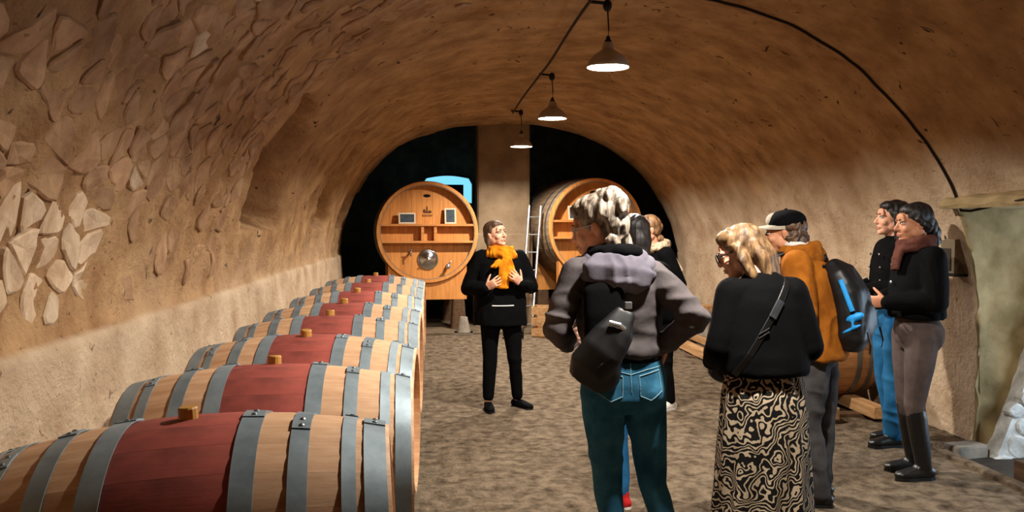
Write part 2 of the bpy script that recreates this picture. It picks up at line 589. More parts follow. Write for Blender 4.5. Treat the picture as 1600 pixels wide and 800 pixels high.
def relief(X, Y, Z, S):
    """inward displacement of the vault skin"""
    P3 = np.stack([X, Y, Z], 1)
    left = np.clip((0.9 - X) / 1.6, 0, 1) * (Z > 1.13)
    d = 0.030 * fbm(P3 * 0.8 + 3.1, 3) + 0.010 * fbm(P3 * 3.0, 3)
    rough = 0.018 * fbm(P3 * np.array([7, 6, 7]), 3) + 0.012 * (np.abs(vnoise(P3 * 11)) - 0.3)
    d = d * np.where(Z < 1.13, 0.45, 1) + rough * (0.16 + 0.84 * left)
    # the three hollows in the left haunch: sharp near edge, shallow far side
    rec = 0
    for y0, w0, dep in ((6.2, 1.5, 0.80), (9.8, 1.35, 0.75), (12.3, 0.9, 0.5)):
        edge = y0 + 0.05 * vnoise(np.stack([Z * 6, Z * 0 + y0, Z * 0], 1))
        hz = np.clip((Z - 1.52) / 0.10, 0, 1)
        top = np.clip((2.47 - Z) / 0.85, 0, 1)
        w = w0 * (0.25 + 0.75 * np.sqrt(top))
        a = np.clip((Y - edge) / 0.03, 0, 1)
        b = np.clip((1 - (Y - edge) / w) / 0.42, 0, 1)
        b = b * b * (3 - 2 * b)
        rec = rec + dep * a * b * hz * np.clip(top * 5.0, 0, 1)
    rec = np.where(X < 0.6, rec, 0)
    return d - rec

DOOR_Y0, DOOR_Y1, DOOR_Z = 3.7, 5.74, 1.70
Y_A, Y_B = -3.0, 13.6
def build_vault():
    ns, ny = 300, 400
    s = np.linspace(0, ARC, ns)
    y = np.linspace(Y_A, Y_B, ny)
    y[np.argmin(np.abs(y - DOOR_Y0))] = DOOR_Y0
    y[np.argmin(np.abs(y - DOOR_Y1))] = DOOR_Y1
    S, Yg = np.meshgrid(s, y, indexing='ij')
    S, Yg = S.ravel(), Yg.ravel()
    x, z, nx, nz = prof_at(S)
    d = relief(x, Yg, z, S)
    d = np.where(z < 0.02, 0, d)
    # roll the far lip of the vault outwards a little
    lip = np.clip((Yg - (Y_B - 0.5)) / 0.5, 0, 1)
    d = d - 0.08 * lip ** 2 * (z > 0.6)
    V = np.stack([x + nx * d, Yg, z + nz * d], 1)
    F = []
    for i in range(ns - 1):
        zm, xm = (z[i * ny] + z[(i + 1) * ny]) / 2, x[i * ny]
        for j in range(ny - 1):
            ym = (y[j] + y[j + 1]) / 2
            if xm > 2.5 and zm < DOOR_Z and DOOR_Y0 < ym < DOOR_Y1:
                continue
            a = i * ny + j
            F.append((a, a + ny, a + ny + 1, a + 1))
    me = bpy.data.meshes.new('vault')
    me.from_pydata(V.tolist(), [], F)
    me.materials.append(MAT['vault'])
    # the low left plinth and the lower right wall are plastered: soft-edged mask per vertex
    nn = fbm(np.stack([Yg * 1.1, z * 1.1, x * 0.7], 1), 4)
    right = np.clip((2.12 + 0.22 * nn - z) / 0.22, 0, 1) * (x > 1.2)
    leftp = np.where((x < 0) & (z < 1.14), 1.0, 0.0)
    leftq = np.clip((1.45 + 0.30 * nn - z) / 0.35, 0, 1) * (x < 0) * np.clip((Yg - 3.4) / 1.2, 0, 1) * 0.35
    at = me.attributes.new('plaster', 'FLOAT', 'POINT')
    at.data.foreach_set('value', np.maximum(np.maximum(right, leftp), leftq).astype(np.float32))
    me.update()
    o = obj('ceiling', me, smooth=True)
    struct(o, 'rough tufa barrel vault of the cellar, plastered lower down')
    return o
vault = build_vault()

# rubble stones set in the near left haunch (Voronoi cells on the unrolled surface)
def clip_poly(poly, p, q):
    """keep the side of poly nearer p than q"""
    mx, my = (p[0] + q[0]) / 2, (p[1] + q[1]) / 2
    nx, ny = q[0] - p[0], q[1] - p[1]
    out = []
    for i in range(len(poly)):
        a, b = poly[i], poly[(i + 1) % len(poly)]
        da = (a[0] - mx) * nx + (a[1] - my) * ny
        db = (b[0] - mx) * nx + (b[1] - my) * ny
        if da <= 0:
            out.append(a)
        if (da < 0 < db) or (db < 0 < da):
            t = da / (da - db)
            out.append((a[0] + (b[0] - a[0]) * t, a[1] + (b[1] - a[1]) * t))
    return out

def voronoi(s0, s1, y0, y1, ds, dy, jit, rnd):
    pts = []
    j = 0
    yy = y0
    while yy < y1:
        ss = s0 + (ds / 2 if j % 2 else 0)
        while ss < s1:
            pts.append((ss + rnd.uniform(-jit, jit) * ds, yy + rnd.uniform(-jit, jit) * dy))
            ss += ds
        yy += dy
        j += 1
    A = np.array(pts)
    cells = []
    for i, p in enumerate(pts):
        dd = ((A - A[i]) ** 2).sum(1)
        near = np.argsort(dd)[1:15]
        poly = [(p[0] - ds * 1.6, p[1] - dy * 1.6), (p[0] + ds * 1.6, p[1] - dy * 1.6), (p[0] + ds * 1.6, p[1] + dy * 1.6), (p[0] - ds * 1.6, p[1] + dy * 1.6)]
        for k in near:
            poly = clip_poly(poly, p, pts[k])
            if len(poly) < 3:
                break
        if len(poly) >= 3:
            cells.append((p, poly))
    return cells

def round_poly(poly, c, shrink):
    """cut the corners and shrink by a fixed distance towards the centre"""
    out = []
    n = len(poly)
    for i in range(n):
        a, b = poly[i], poly[(i + 1) % n]
        l = math.hypot(b[0] - a[0], b[1] - a[1])
        if l < 0.012:
            out.append(((a[0] + b[0]) / 2, (a[1] + b[1]) / 2))
            continue
        for t in (0.22, 0.78):
            out.append((a[0] + (b[0] - a[0]) * t, a[1] + (b[1] - a[1]) * t))
    res = []
    for p in out:
        dx, dy = p[0] - c[0], p[1] - c[1]
        l = math.hypot(dx, dy) + 1e-6
        k = max(0.25, (l - shrink) / l)
        res.append((c[0] + dx * k, c[1] + dy * k))
    return res

def stone_geo(p, poly, h, tilt, bev=0.010, gap=0.006, deep=-0.05):
    """returns (u, v, height) triples and faces"""
    c = (sum(q[0] for q in poly) / len(poly), sum(q[1] for q in poly) / len(poly))
    V, F = [], []
    rr = random.Random(int(p[0] * 9173 + p[1] * 331))
    for sh, hh in ((gap * 0.4, deep), (gap, h - 0.006), (gap + bev, h)):
        ring = round_poly(poly, c, sh)
        n = len(ring)
        for q in ring:
            t = (q[0] - c[0]) * tilt[0] + (q[1] - c[1]) * tilt[1] if hh > deep else 0
            V.append((q[0], q[1], hh + t + (rr.uniform(-.0015, .0015) if hh > deep else 0)))
    for k in range(n):
        k2 = (k + 1) % n
        F.append((k, k2, n + k2, n + k))
        F.append((n + k, n + k2, 2 * n + k2, 2 * n + k))
    V.append((c[0], c[1], h))
    for k in range(n):
        F.append((2 * n + k, 2 * n + (k + 1) % n, 3 * n))
    return V, F

def vault_surf(A):
    A = np.asarray(A, float)
    x, z, nx, nz = prof_at(A[:, 0])
    d = relief(x, A[:, 1], z, A[:, 0]) + A[:, 2]
    return np.stack([x + nx * d, A[:, 1], z + nz * d], 1)

def build_rubble():
    rnd = random.Random(5)
    sA = float(np.interp(1.16, PROF[:60, 1], PLEN[:60]))
    cells = voronoi(sA - 0.25, sA + 2.95, 1.2, 6.4, 0.118, 0.185, 0.46, rnd)
    cand = []
    for p, poly in cells:
        if p[0] < sA + 0.09 or p[0] > sA + 2.75 or p[1] < 1.5 or p[1] > 5.95:
            continue
        if max(q[1] for q in poly) > 6.12:
            continue
        poly = [(max(q[0], sA + 0.02), q[1]) for q in poly]
        x, z, _, _ = prof_at(np.array([p[0]]))
        z = float(z[0])
        fade = max(0, p[1] - 2.2) / 3.8
        if z < 1.7 and p[1] > 3.7 and rnd.random() < 0.8:
            continue
        if rnd.random() < 0.10 + 0.30 * fade ** 2:
            continue
        area = 0
        for i in range(len(poly)):
            a, b = poly[i], poly[(i + 1) % len(poly)]
            area += a[0] * b[1] - b[0] * a[1]
        cand.append((abs(area) / 2 / (p[1] ** 2), p, poly, z))
    cand.sort(reverse=True, key=lambda c: c[0])
    geo, allv = [], []
    for i, (_, p, poly, z) in enumerate(cand):
        h = rnd.uniform(0.002, 0.015)
        tilt = (rnd.uniform(-.11, .11), rnd.uniform(-.11, .11))
        V, F = stone_geo(p, poly, h, tilt)
        geo.append((len(allv), len(V), F, 'palestone' if (z < 1.62 and p[1] < 3.7) or rnd.random() < 0.06 else 'stone'))
        allv += V
    W = vault_surf(allv)
    rest = []
    for i, (k, n, F, mt) in enumerate(geo):
        V = W[k:k + n].tolist()
        if i < 300:
            obj('stone', mesh('stone', V, F), mt, vault)
        else:
            rest.append((V, F))
    if rest:
        o = obj('small_stones', mesh('small_stones', *join(rest)), 'stone', vault)
        o['kind'] = 'stuff'
build_rubble()

# floor: packed earth, gently uneven
def build_floor():
    xs = np.linspace(-1.5, 4.1, 130)
    ys = np.concatenate([np.linspace(Y_A, 0.5, 30), np.linspace(0.6, 9, 230), np.linspace(9.1, 18.5, 100)])
    X, Y = np.meshgrid(xs, ys, indexing='ij')
    X, Y = X.ravel(), Y.ravel()
    P3 = np.stack([X, Y, X * 0], 1)
    Z = 0.010 * fbm(P3 * 1.3, 3) + 0.010 * fbm(P3 * np.array([5, 7, 1]), 3) + 0.006 * vnoise(P3 * np.array([13, 17, 1]))
    gut = np.clip((X - 3.50) / 0.03, 0, 1) * np.clip((Y - 3.3) / 0.04, 0, 1) * np.clip((5.84 - Y) / 0.04, 0, 1)
    Z = Z * (1 - gut) - 0.16 * gut
    V = np.stack([X, Y, Z], 1)
    ny = len(ys)
    F = []
    for i in range(len(xs) - 1):
        for j in range(ny - 1):
            a = i * ny + j
            F.append((a, a + ny, a + ny + 1, a + 1))
    me = bpy.data.meshes.new('floor')
    me.from_pydata(V.tolist(), [], F)
    return struct(obj('floor', me, 'floor', smooth=True), 'uneven packed earth floor of the cellar')
build_floor()

# walls closing the tunnel
struct(obj('wall_rear', mesh('wall_rear', *box(-1.9, 4.4, -3.2, -3.0, -0.2, 3.6)), 'vault'), 'rough end wall behind the viewer')
# back chamber beyond the far lip of the vault
def chamber():
    parts = {'wall_back': box(-2.6, 5.2, 18.2, 18.5, -0.2, 4.6), 'wall_left': box(-2.8, -2.5, 13.62, 18.3, -0.2, 4.6),
             'wall_right': box(5.0, 5.3, 13.62, 18.3, -0.2, 4.6), 'ceiling_back': box(-2.8, 5.3, 13.62, 18.3, 4.2, 4.5), 'floor_back': box(-2.8, 5.3, 12.35, 18.3, -0.2, 0.03)}  # bay floor coloured dark to carry the shade under the vats
    for k, g in parts.items():
        struct(obj(k, mesh(k, *g), 'shade_rock'), 'shade-darkened rock ' + k.replace('_', ' ') + ' of the vat bay')
    # flanks: rock face either side of the vault mouth
    for nm, x0, x1 in (('trim_1', -2.8, -1.50), ('trim_2', 3.95, 5.3)):
        struct(obj(nm, mesh(nm, *box(x0, x1, 13.56, 13.64, -0.2, 4.5)), 'shade_rock'), 'shade-darkened rock face beside the mouth of the vault')
chamber()

def pillar():
    bm = bmesh.new()
    V, F = box(0.70, 1.50, 13.25, 13.95, -0.05, 4.3, 0.04)
    vs = [bm.verts.new(p) for p in V]
    for f in F:
        bm.faces.new([vs[i] for i in f])
    bmesh.ops.subdivide_edges(bm, edges=bm.edges[:], cuts=3, use_grid_fill=True)
    for v in bm.verts:
        v.co += Vector((random.uniform(-.006, .006), random.uniform(-.006, .006), 0))
    me = bpy.data.meshes.new('pillar')
    bm.to_mesh(me); bm.free()
    p = struct(obj('wall_pillar', me, 'pillar'), 'grey plastered pillar between the two big vats')
    obj('plaster_base', mesh('plaster_base', *box(0.655, 1.545, 13.20, 13.98, -0.05, 1.46, 0.04)), 'pillar', p)
    return p
pillar()

# doorway in the right wall: reveal, lintel, slab, whitewashed stones
def doorway():
    rv = []
    nx, nz = 40, 60
    F = []
    gx, gz = np.meshgrid(np.linspace(3.62, 5.1, nx), np.linspace(-0.2, 1.78, nz), indexing='ij')
    gx, gz = gx.ravel(), gz.ravel()
    gy = DOOR_Y1 + 0.03 * vnoise(np.stack([gx * 4, gz * 4, gx * 0 + 1], 1)) + 0.016 * vnoise(np.stack([gx * 13, gz * 13, gx * 0 + 3], 1))
    V = np.stack([np.maximum(gx, CX + 2.65 * (1 - (np.clip(gz - ZS, 0, 2) / (ZT - ZS)) ** 2.08) ** (1 / 2.08) - 0.03 + 0.012 * vnoise(np.stack([gz * 9, gz * 0, gz * 0], 1))), gy, gz], 1).tolist()
    for i in range(nx - 1):
        for j in range(nz - 1):
            a = i * nz + j
            F.append((a, a + 1, a + nz + 1, a + nz))
    r = struct(obj('wall_doorway', mesh('wall_doorway', V, F), 'reveal', smooth=True), 'greenish plastered reveal of the low side doorway')
    k = len(V)
    struct(obj('wall_doorway_near', mesh('n', *box(3.84, 5.1, DOOR_Y0 - 0.1, DOOR_Y0, -0.2, 1.8)), 'reveal'), 'near reveal of the side doorway')
    lint = []
    V, F = [], []
    n = 30
    for i in range(n):
        y = DOOR_Y0 - 0.05 + (DOOR_Y1 - DOOR_Y0 + 0.1) * i / (n - 1)
        w = 0.008 * math.sin(i * 1.3)
        for (x, z) in ((3.585, 1.745 + w), (3.55, 1.70 + w), (3.56, 1.675), (5.1, 1.66), (5.1, 1.80), (3.70, 1.79)):
            V.append((x, y, z))
    for i in range(n - 1):
        for q in range(6):
            a = i * 6 + q; b = i * 6 + (q + 1) % 6
            F.append((a, b, b + 6, a + 6))
    struct(obj('trim_lintel', mesh('lintel', V, F), 'reveal'), 'mossy stone lintel over the side doorway')
    sl = struct(obj('floor_slab', mesh('slab', *box(3.50, 5.2, 3.5, 5.82, -0.4, -0.06, 0.01)), 'slab'), 'dark damp slab in the side doorway')
    ed = struct(obj('trim_kerb', mesh('kerb', *box(3.44, 3.52, 3.5, 5.60, -0.2, 0.022, 0.012)), 'floor'), 'pale earth kerb beside the dark slab')
    # jamb toe stones
    st = empty('jamb_stone', (3.74, 5.70, 0)); struct(st, 'flat grey stones at the foot of the jamb')
    obj('flat_stone', mesh('fs', *box(-0.14, 0.12, -0.07, 0.08, -0.08, 0.03, 0.02)), 'concrete', st, rot=(0, 0, 0.2))
    # whitewashed stones: triangular mass against the reveal
    root = empty('whitewashed_stonework', (0, 0, 0))
    tag(root, 'whitewashed rubble stonework slanting up inside the side doorway', 'stonework')
    rnd = random.Random(3)
    cells = voronoi(3.8, 5.0, -0.12, 1.75, 0.16, 0.125, 0.38, rnd)
    def sf(V): return [(a, DOOR_Y1 - 0.13 - c, b) for a, b, c in V]
    tri = []
    core = []
    for p, poly in cells:
        edge = 3.86 + max(0, p[1]) * 0.375
        if p[0] < edge + 0.035 or p[1] > 1.50:
            continue
        # trim to the slanting edge
        for _ in range(1):
            q = (edge - 0.06, p[1] + 0.02)
        poly = [(max(a[0], 3.86 + a[1] * 0.375), a[1]) for a in poly]
        V, F = stone_geo(p, poly, rnd.uniform(0.01, 0.03), (rnd.uniform(-.1, .1), rnd.uniform(-.1, .1)), 0.012, 0.008)
        V = sf(V)
        obj('stone', mesh('wstone', V, F), 'white_stone', root)
    V = [(3.875, DOOR_Y1 - 0.13, -0.12), (5.1, DOOR_Y1 - 0.13, -0.12), (5.1, DOOR_Y1 - 0.13, 1.60), (4.54, DOOR_Y1 - 0.13, 1.60)]
    V2 = [(a, DOOR_Y1 + 0.03, c) for a, b, c in V]
    obj('mortar_bed', mesh('bed', V + V2, [(0, 1, 2, 3), (7, 6, 5, 4), (0, 4, 5, 1), (1, 5, 6, 2), (2, 6, 7, 3), (3, 7, 4, 0)]), 'white_stone', root)
    # timber blocks lying at the doorway
    b = empty('timber_block', (3.72, 4.92, -0.06), 0.15)
    tag(b, 'brown timber block lying on the dark slab in the doorway', 'timber block')
    obj('block', mesh('tb', *box(-0.13, 0.13, -0.09, 0.09, 0, 0.17, 0.008)), 'timber_dark', b)
    obj('cross_piece', mesh('tb2', *box(-0.13, 0.13, -0.115, -0.09, 0.03, 0.08, 0.004)), 'timber_dark', b)
    return root
doorway()
# daylight falling through the doorway from the stair outside
def daylight():
    L = bpy.data.lights.new('doorway_daylight', 'AREA')
    L.shape = 'RECTANGLE'; L.size = 1.2; L.size_y = 1.6
    L.energy = 55.0
    L.color = (0.62, 0.80, 1.0)
    o = bpy.data.objects.new('doorway_daylight', L)
    COL.objects.link(o)
    o.location = (5.0, 4.55, 0.85)
    o.rotation_euler = (0, R(90), R(14))
daylight()

# ------------------------------------------------------------------ pendant lamps and wiring
def make_lamp(loc, label):
    root = empty('pendant_lamp', loc)              # origin: centre of the rim
    tag(root, label, 'lamp', 'pendant lamps along the crown of the vault')
    top = ZT - 0.03 - loc[2]
    out = [(0.022, 0.175), (0.030, 0.172), (0.040, 0.15), (0.044, 0.12), (0.060, 0.108), (0.095, 0.085), (0.125, 0.055), (0.146, 0.018), (0.150, 0.0)]
    inn = [(r - 0.004, h - 0.003) for r, h in out[::-1]]
    V, F = lathe(out + inn, 32)
    sh = obj('lamp_shade', mesh('lamp_shade', V, F), 'shade', root, smooth=True)
    obj('collar', mesh('collar', *lathe([(0.0, 0.215), (0.012, 0.213), (0.016, 0.195), (0.026, 0.178), (0.030, 0.160), (0.0, 0.158)], 20)), 'black_metal', root, smooth=True)
    obj('shade_lining', mesh('lining', *lathe([(0.142, 0.003), (0.138, 0.018), (0.118, 0.052), (0.090, 0.080), (0.056, 0.102), (0.030, 0.110), (0.0, 0.112)], 32)), 'lining', root, smooth=True)
    obj('bulb', mesh('bulb', *lathe([(0.0, 0.062), (0.03, 0.063), (0.052, 0.068), (0.06, 0.078), (0.05, 0.09), (0.025, 0.105), (0.0, 0.11)], 24)), 'diffuser', root, smooth=True)
    obj('cord', mesh('cord', *tube([(0, 0, 0.20), (0.004, 0, top * 0.6), (-0.006, 0, top - 0.02)], 0.0055, 8)), 'cable', root)
    hk = obj('ceiling_knob', mesh('knob', *ell((-0.006, 0, top - 0.02), (0.032, 0.032, 0.042))), 'black_metal', root, smooth=True)
    obj('bracket', mesh('bracket', *tube([(-0.006, 0, top - 0.005), (-0.14, 0, top + 0.005)], 0.012, 8)), 'black_metal', hk)
    L = bpy.data.lights.new('lamp_light', 'AREA')
    L.shape = 'DISK'; L.size = 0.12
    L.energy = LAMP_W
    L.color = LAMP_COL
    o = bpy.data.objects.new('lamp_light', L)
    COL.objects.link(o)
    o.parent = root
    o.location = (0, 0, 0.043)
    return root
for (x, y, z), lb in (((1.22, 5.95, 2.655), 'nearest and largest of the three lit pendant lamps on the ceiling'),
                      ((1.23, 8.80, 2.655), 'middle lit pendant lamp, between the nearest and the farthest one'),
                      ((1.20, 11.6, 2.625), 'farthest pendant lamp, hanging before the dark pillar wall'),
                      ((1.22, 3.10, 2.655), 'pendant lamp overhead, between the viewer and the nearest lamp in view')):
    make_lamp((x, y, z), lb)

def ceil_z(x, y):
    i = np.argmin(np.abs(PROF[:, 0] - x) + (PROF[:, 1] < 1.2) * 5)
    return PROF[i, 1]
pts = []
for y in np.linspace(0.2, 11.6, 60):
    sag = 0.025 * abs(math.sin((y - 0.2) / 2.85 * PI))
    pts.append((1.075 + 0.012 * math.sin(y * 1.7), float(y), 3.075 - sag * 0.6))
tag(obj('lamp_cable', mesh('lamp_cable', *tube(pts, 0.011, 8)), 'cable', smooth=True), 'dark cable strung along the ceiling joining the pendant lamps', 'cable')
pts = []
s_c = np.interp(1.10, PROF[30:, 0], PLEN[30:])
for s in np.linspace(s_c, ARC - 1.72, 70):
    x, z, nx, nz = prof_at(np.array([s]))
    d = relief(x, np.array([5.7]), z, np.array([s]))[0] + 0.010
    pts.append((float(x[0] + nx[0] * d), 5.7 + 0.02 * math.sin(s * 3), float(z[0] + nz[0] * d)))
    if pts[-1][2] < 1.72 and x[0] > 2.5:
        break
e = pts[-1]
pts += [(e[0] - 0.005, e[1] - 0.02, e[2] - 0.02), (e[0] - 0.0, e[1] - 0.12, e[2] - 0.025), (3.555, 4.9, 1.715), (3.545, 4.2, 1.72)]
tag(obj('wall_cable', mesh('wall_cable', *tube(pts, 0.009, 8)), 'cable', smooth=True), 'dark cable arching down the right side of the vault to the doorway lintel', 'cable')
def electric_box():
    x0 = 3.735
    root = empty('electric_box', (x0, 5.915, 1.215))
    tag(root, 'cream electrical box with a grey panel on the wall beside the doorway', 'electrical box')
    obj('case', mesh('case', *box(-0.045, 0.10, -0.10, 0.085, 0, 0.245, 0.006)), 'box_cream', root)
    c = obj('front_panel', mesh('fp', *box(-0.052, -0.044, -0.065, 0.03, 0.02, 0.18, 0.002)), 'box_grey', root)
    obj('display', mesh('ds', *box(-0.056, -0.044, 0.034, 0.08, 0.095, 0.18, 0.002)), 'box_glass', root)
    obj('outlet', mesh('ol', *box(-0.060, -0.044, 0.034, 0.08, 0.03, 0.085, 0.003)), 'white_rubber', root)
    obj('shaded_side', mesh('sp', *box(-0.040, 0.09, -0.106, -0.099, 0.0, 0.245, 0.002)), 'timber_dark', root)  # added dark sheet: shade on the near side of the case, done in colour
    obj('gland', mesh('gl', *tube([(-0.01, 0.05, 0.24), (-0.01, 0.05, 0.295)], 0.014, 10)), 'black_metal', root)
    obj('base_plate', mesh('bp', *box(-0.035, 0.08, -0.098, 0.02, -0.022, 0.0, 0.003)), 'black_metal', root)
    obj('feed_cable', mesh('fc', *tube([(0.0, -0.03, 0.24), (-0.02, -0.02, 0.34), (-0.06, 0.02, 0.46)], 0.006, 8)), 'cable', root)
electric_box()

# ------------------------------------------------------------------ barrels
BL, RB, RE = 0.45, 0.36, 0.30
def br(x): return RB - (RB - RE) * (abs(x) / BL) ** 2
NST = 26
def stave_mesh():
    xs = [-BL, -0.425, -0.34, -0.22, -0.10, 0.0, 0.10, 0.22, 0.34, 0.425, BL]
    V, F = [], []
    ha = PI / NST - 0.0007
    for x in xs:
        r = br(x)
        ri = r - 0.026
        if abs(x) == BL: r -= 0.004
        for rr, an in ((r - 0.0012, -ha), (r + 0.0004, 0), (r - 0.0012, ha), (ri, ha), (ri, -ha)):
            V.append((x, rr * math.sin(an), rr * math.cos(an)))
    m = 5
    for i in range(len(xs) - 1):
        for k in range(m):
            k2 = (k + 1) % m
            F.append((i * m + k, i * m + k2, (i + 1) * m + k2, (i + 1) * m + k))
    F.append(tuple(range(m - 1, -1, -1)))
    F.append(tuple((len(xs) - 1) * m + k for k in range(m)))
    return sharp_smooth(mesh('stave', V, F))
def hoop_mesh(x, w):
    n = 64
    t = 0.0022
    s = 1 if x > 0 else -1
    V, F = [], []
    x0, x1 = x - w / 2, x + w / 2
    for k in range(n):
        a = 2 * PI * k / n
        for xx, e in ((x0, 0.0008), (x0, 0.0008 + t), (x1, 0.0008 + t), (x1, 0.0008)):
            r = br(xx) + e
            V.append((xx, r * math.sin(a), r * math.cos(a)))
    for k in range(n):
        k2 = (k + 1) % n
        for q in range(4):
            q2 = (q + 1) % 4
            F.append((k * 4 + q, k * 4 + q2, k2 * 4 + q2, k2 * 4 + q))
    # riveted lap
    m = len(V)
    for an in (-0.09, -0.03, 0.03, 0.09):
        for xx in (x0, x1):
            for e in (0.003, 0.0062):
                r = br(xx) + e
                V.append((xx, r * math.sin(an), r * math.cos(an)))
    for i in range(3):
        a = m + i * 4
        F += [(a + 1, a + 3, a + 7, a + 5), (a, a + 1, a + 5, a + 4), (a + 3, a + 2, a + 6, a + 7)]
    F += [(m, m + 2, m + 3, m + 1), (m + 12, m + 13, m + 15, m + 14)]
    return sharp_smooth(mesh('hoop', V, F))
HOOPS = [(0.418, 0.048), (0.362, 0.030), (0.258, 0.040), (0.148, 0.048)]
STAVE = {}
def head_planks(r, n):
    out = []
    for i in range(n):
        y0, y1 = -r + 2 * r * i / n + 0.0012, -r + 2 * r * (i + 1) / n - 0.0012
        ys = np.linspace(y0, y1, 4)
        prof = [(y, math.sqrt(max(0, r * r - y * y))) for y in ys]
        loop = [(y, z) for y, z in prof] + [(y, -z) for y, z in prof[::-1]]
        m = len(loop)
        V = [(0.0, y, z) for y, z in loop] + [(-0.02, y, z) for y, z in loop]
        F = [tuple(range(m)), tuple(range(2 * m - 1, m - 1, -1))]
        for k in range(m):
            k2 = (k + 1) % m
            F.append((k, m + k, m + k2, k2))
        out.append(mesh('head_plank', V, F))
    return out
def make_barrel(wood, plain, hoopmat):
    root = empty('wine_barrel')
    st = stave_mesh()
    st.materials.append(MAT[wood])
    for k in range(NST):
        obj('stave', st, None, root, rot=(2 * PI * k / NST + 0.05, 0, 0))
    rv = mesh('rivet', *ell((0, 0, 0), (0.007, 0.007, 0.004), nu=8, nv=5))
    rv.materials.append(MAT['rivet'])
    for x, w in HOOPS:
        for s in (1, -1):
            h = obj('hoop', hoop_mesh(s * x, w), hoopmat, root)
            an = random.uniform(-0.35, 0.25)
            h.rotation_euler = (an, 0, 0)
            for da in (-0.05, 0.05):
                r = br(x) + 0.006
                obj('rivet', rv, None, h, loc=(s * x, r * math.sin(da), r * math.cos(da)))
    for pm in head_planks(br(0.41) - 0.024, 7):
        pm.materials.append(MAT[plain])
        obj('head_plank', pm, None, root, loc=(0.422, 0, 0))
        obj('head_plank', pm, None, root, loc=(-0.402, 0, 0))
    bn = [(0.0, 0.024), (0.019, 0.024), (0.022, 0.020), (0.022, -0.02), (0.0, -0.02)]
    obj('bung', mesh('bung', *lathe(bn, 14)), 'bung', root, loc=(0, 0, RB + 0.002), smooth=False)
    return root
def copy_tree(o, parent=None):
    c = o.copy()
    COL.objects.link(c)
    if parent is not None:
        c.parent = parent
    for ch in o.children:
        copy_tree(ch, c)
    return c
proto = make_barrel('oak', 'oak_plain', 'hoop')
BY = [2.02, 2.86, 3.64, 4.42, 5.16, 6.08, 7.04, 8.04]
BROT = [3, 2, -2, 1, -1.5, 1, 0, -1]
BLAB = ['nearest red-banded wine barrel in the left row, cut by the frame', 'second red-banded wine barrel from the front of the left row',
        'third red-banded wine barrel from the front of the left row', 'fourth red-banded wine barrel from the front of the left row',
        'fifth red-banded wine barrel from the front of the left row', 'sixth wine barrel of the left row, its red band stained darkest',
        'last but one red-banded wine barrel of the left row', 'farthest red-banded wine barrel of the left row, below the left vat']
BZ = 0.742
for i, y in enumerate(BY):
    b = proto if i == 0 else copy_tree(proto)
    b.location = (-0.515, y + (0.02 if i == 0 else 0), BZ)
    b.rotation_euler = (R((0, -4, 5, -3, 2, 6, -2, 3)[i]), 0, R(BROT[i]))
    if i == 0:
        b.location = (-0.535, 2.02, BZ + 0.012)
        b.rotation_euler[1] = R(-3.2)
    tag(b, BLAB[i], 'barrel', 'wine barrels in the left row')

def beam(name, x0, x1, y0, y1, z0, z1, mat, label, cat, group=None):
    o = empty(name, ((x0 + x1) / 2, (y0 + y1) / 2, z0))
    tag(o, label, cat, group)
    hx, hy = (x1 - x0) / 2, (y1 - y0) / 2
    obj('beam', mesh(name, *box(-hx, hx, -hy, hy, 0, z1 - z0, 0.006)), mat, o)
    return o
def left_rack():
    r = empty('barrel_rack', (-0.515, 5.1, 0))
    tag(r, 'timber rack carrying the left row of barrels', 'rack')
    for dx in (-0.25, 0.25):
        obj('rail', mesh('rail', *box(dx - 0.05, dx + 0.05, -3.4, 3.4, 0.28, 0.401, 0.006)), 'timber_dark', r)
    for k in range(6):
        y = -3.2 + k * 1.28
        obj('block', mesh('block', *box(-0.33, 0.33, y - 0.09, y + 0.09, -0.02, 0.28, 0.006)), 'timber_dark', r)
left_rack()

# right-hand rack and old barrels by the wall
proto2 = make_barrel('oak_old', 'oak_old', 'hoop_dull')
RX = 3.335
for i, (y, lb) in enumerate(((7.12, 'old brown barrel lying by the right wall, behind the standing women'),
                             (7.95, 'old brown barrel by the right wall, behind the man in the cap'))):
    b = proto2 if i == 0 else copy_tree(proto2)
    b.location = (RX, y, 0.12 + 0.343)
    b.rotation_euler = (R(20 * i), 0, R(3 - 4 * i))
    tag(b, lb, 'barrel', 'old barrels by the right wall')
def right_rack():
    r = empty('barrel_rack', (RX, 9.2, 0))
    tag(r, 'low timber rail rack along the right wall', 'rack')
    for dx in (-0.20, 0.19):
        obj('rail', mesh('rail', *box(dx - 0.055, dx + 0.055, -2.72, 2.6, 0.03, 0.125, 0.006)), 'timber', r)
    for y in (-2.45, -0.9, 0.7, 2.2):
        obj('bearer', mesh('bearer', *box(-0.36, 0.36, y - 0.06, y + 0.06, -0.03, 0.03, 0.005)), 'timber_dark', r)
    for y, dx in ((2.3, -0.20), (1.2, 0.19)):
        obj('wedge', mesh('wedge', [(dx - .05, y - .12, .125), (dx + .05, y - .12, .125), (dx + .05, y + .1, .125), (dx - .05, y + .1, .125), (dx - .05, y + .1, .23), (dx + .05, y + .1, .23)],
                                [(3, 2, 1, 0), (0, 1, 5, 4), (2, 3, 4, 5), (0, 4, 3), (1, 2, 5)]), 'timber', r)
right_rack()
g = empty('stone_block', (3.58, 10.9, 0.125), 0.1)
tag(g, 'grey upright block standing on the far end of the right rail rack', 'block')
obj('block', mesh('blk', *box(-0.09, 0.09, -0.15, 0.15, 0, 0.34, 0.012)), 'concrete', g)
g = empty('timber_offcut', (3.56, 10.9, 0.465), -0.2)
tag(g, 'pale timber offcut lying on the grey block by the right wall', 'timber')
obj('offcut', mesh('off', *box(-0.11, 0.10, -0.12, 0.12, 0, 0.07, 0.006)), 'timber', g)

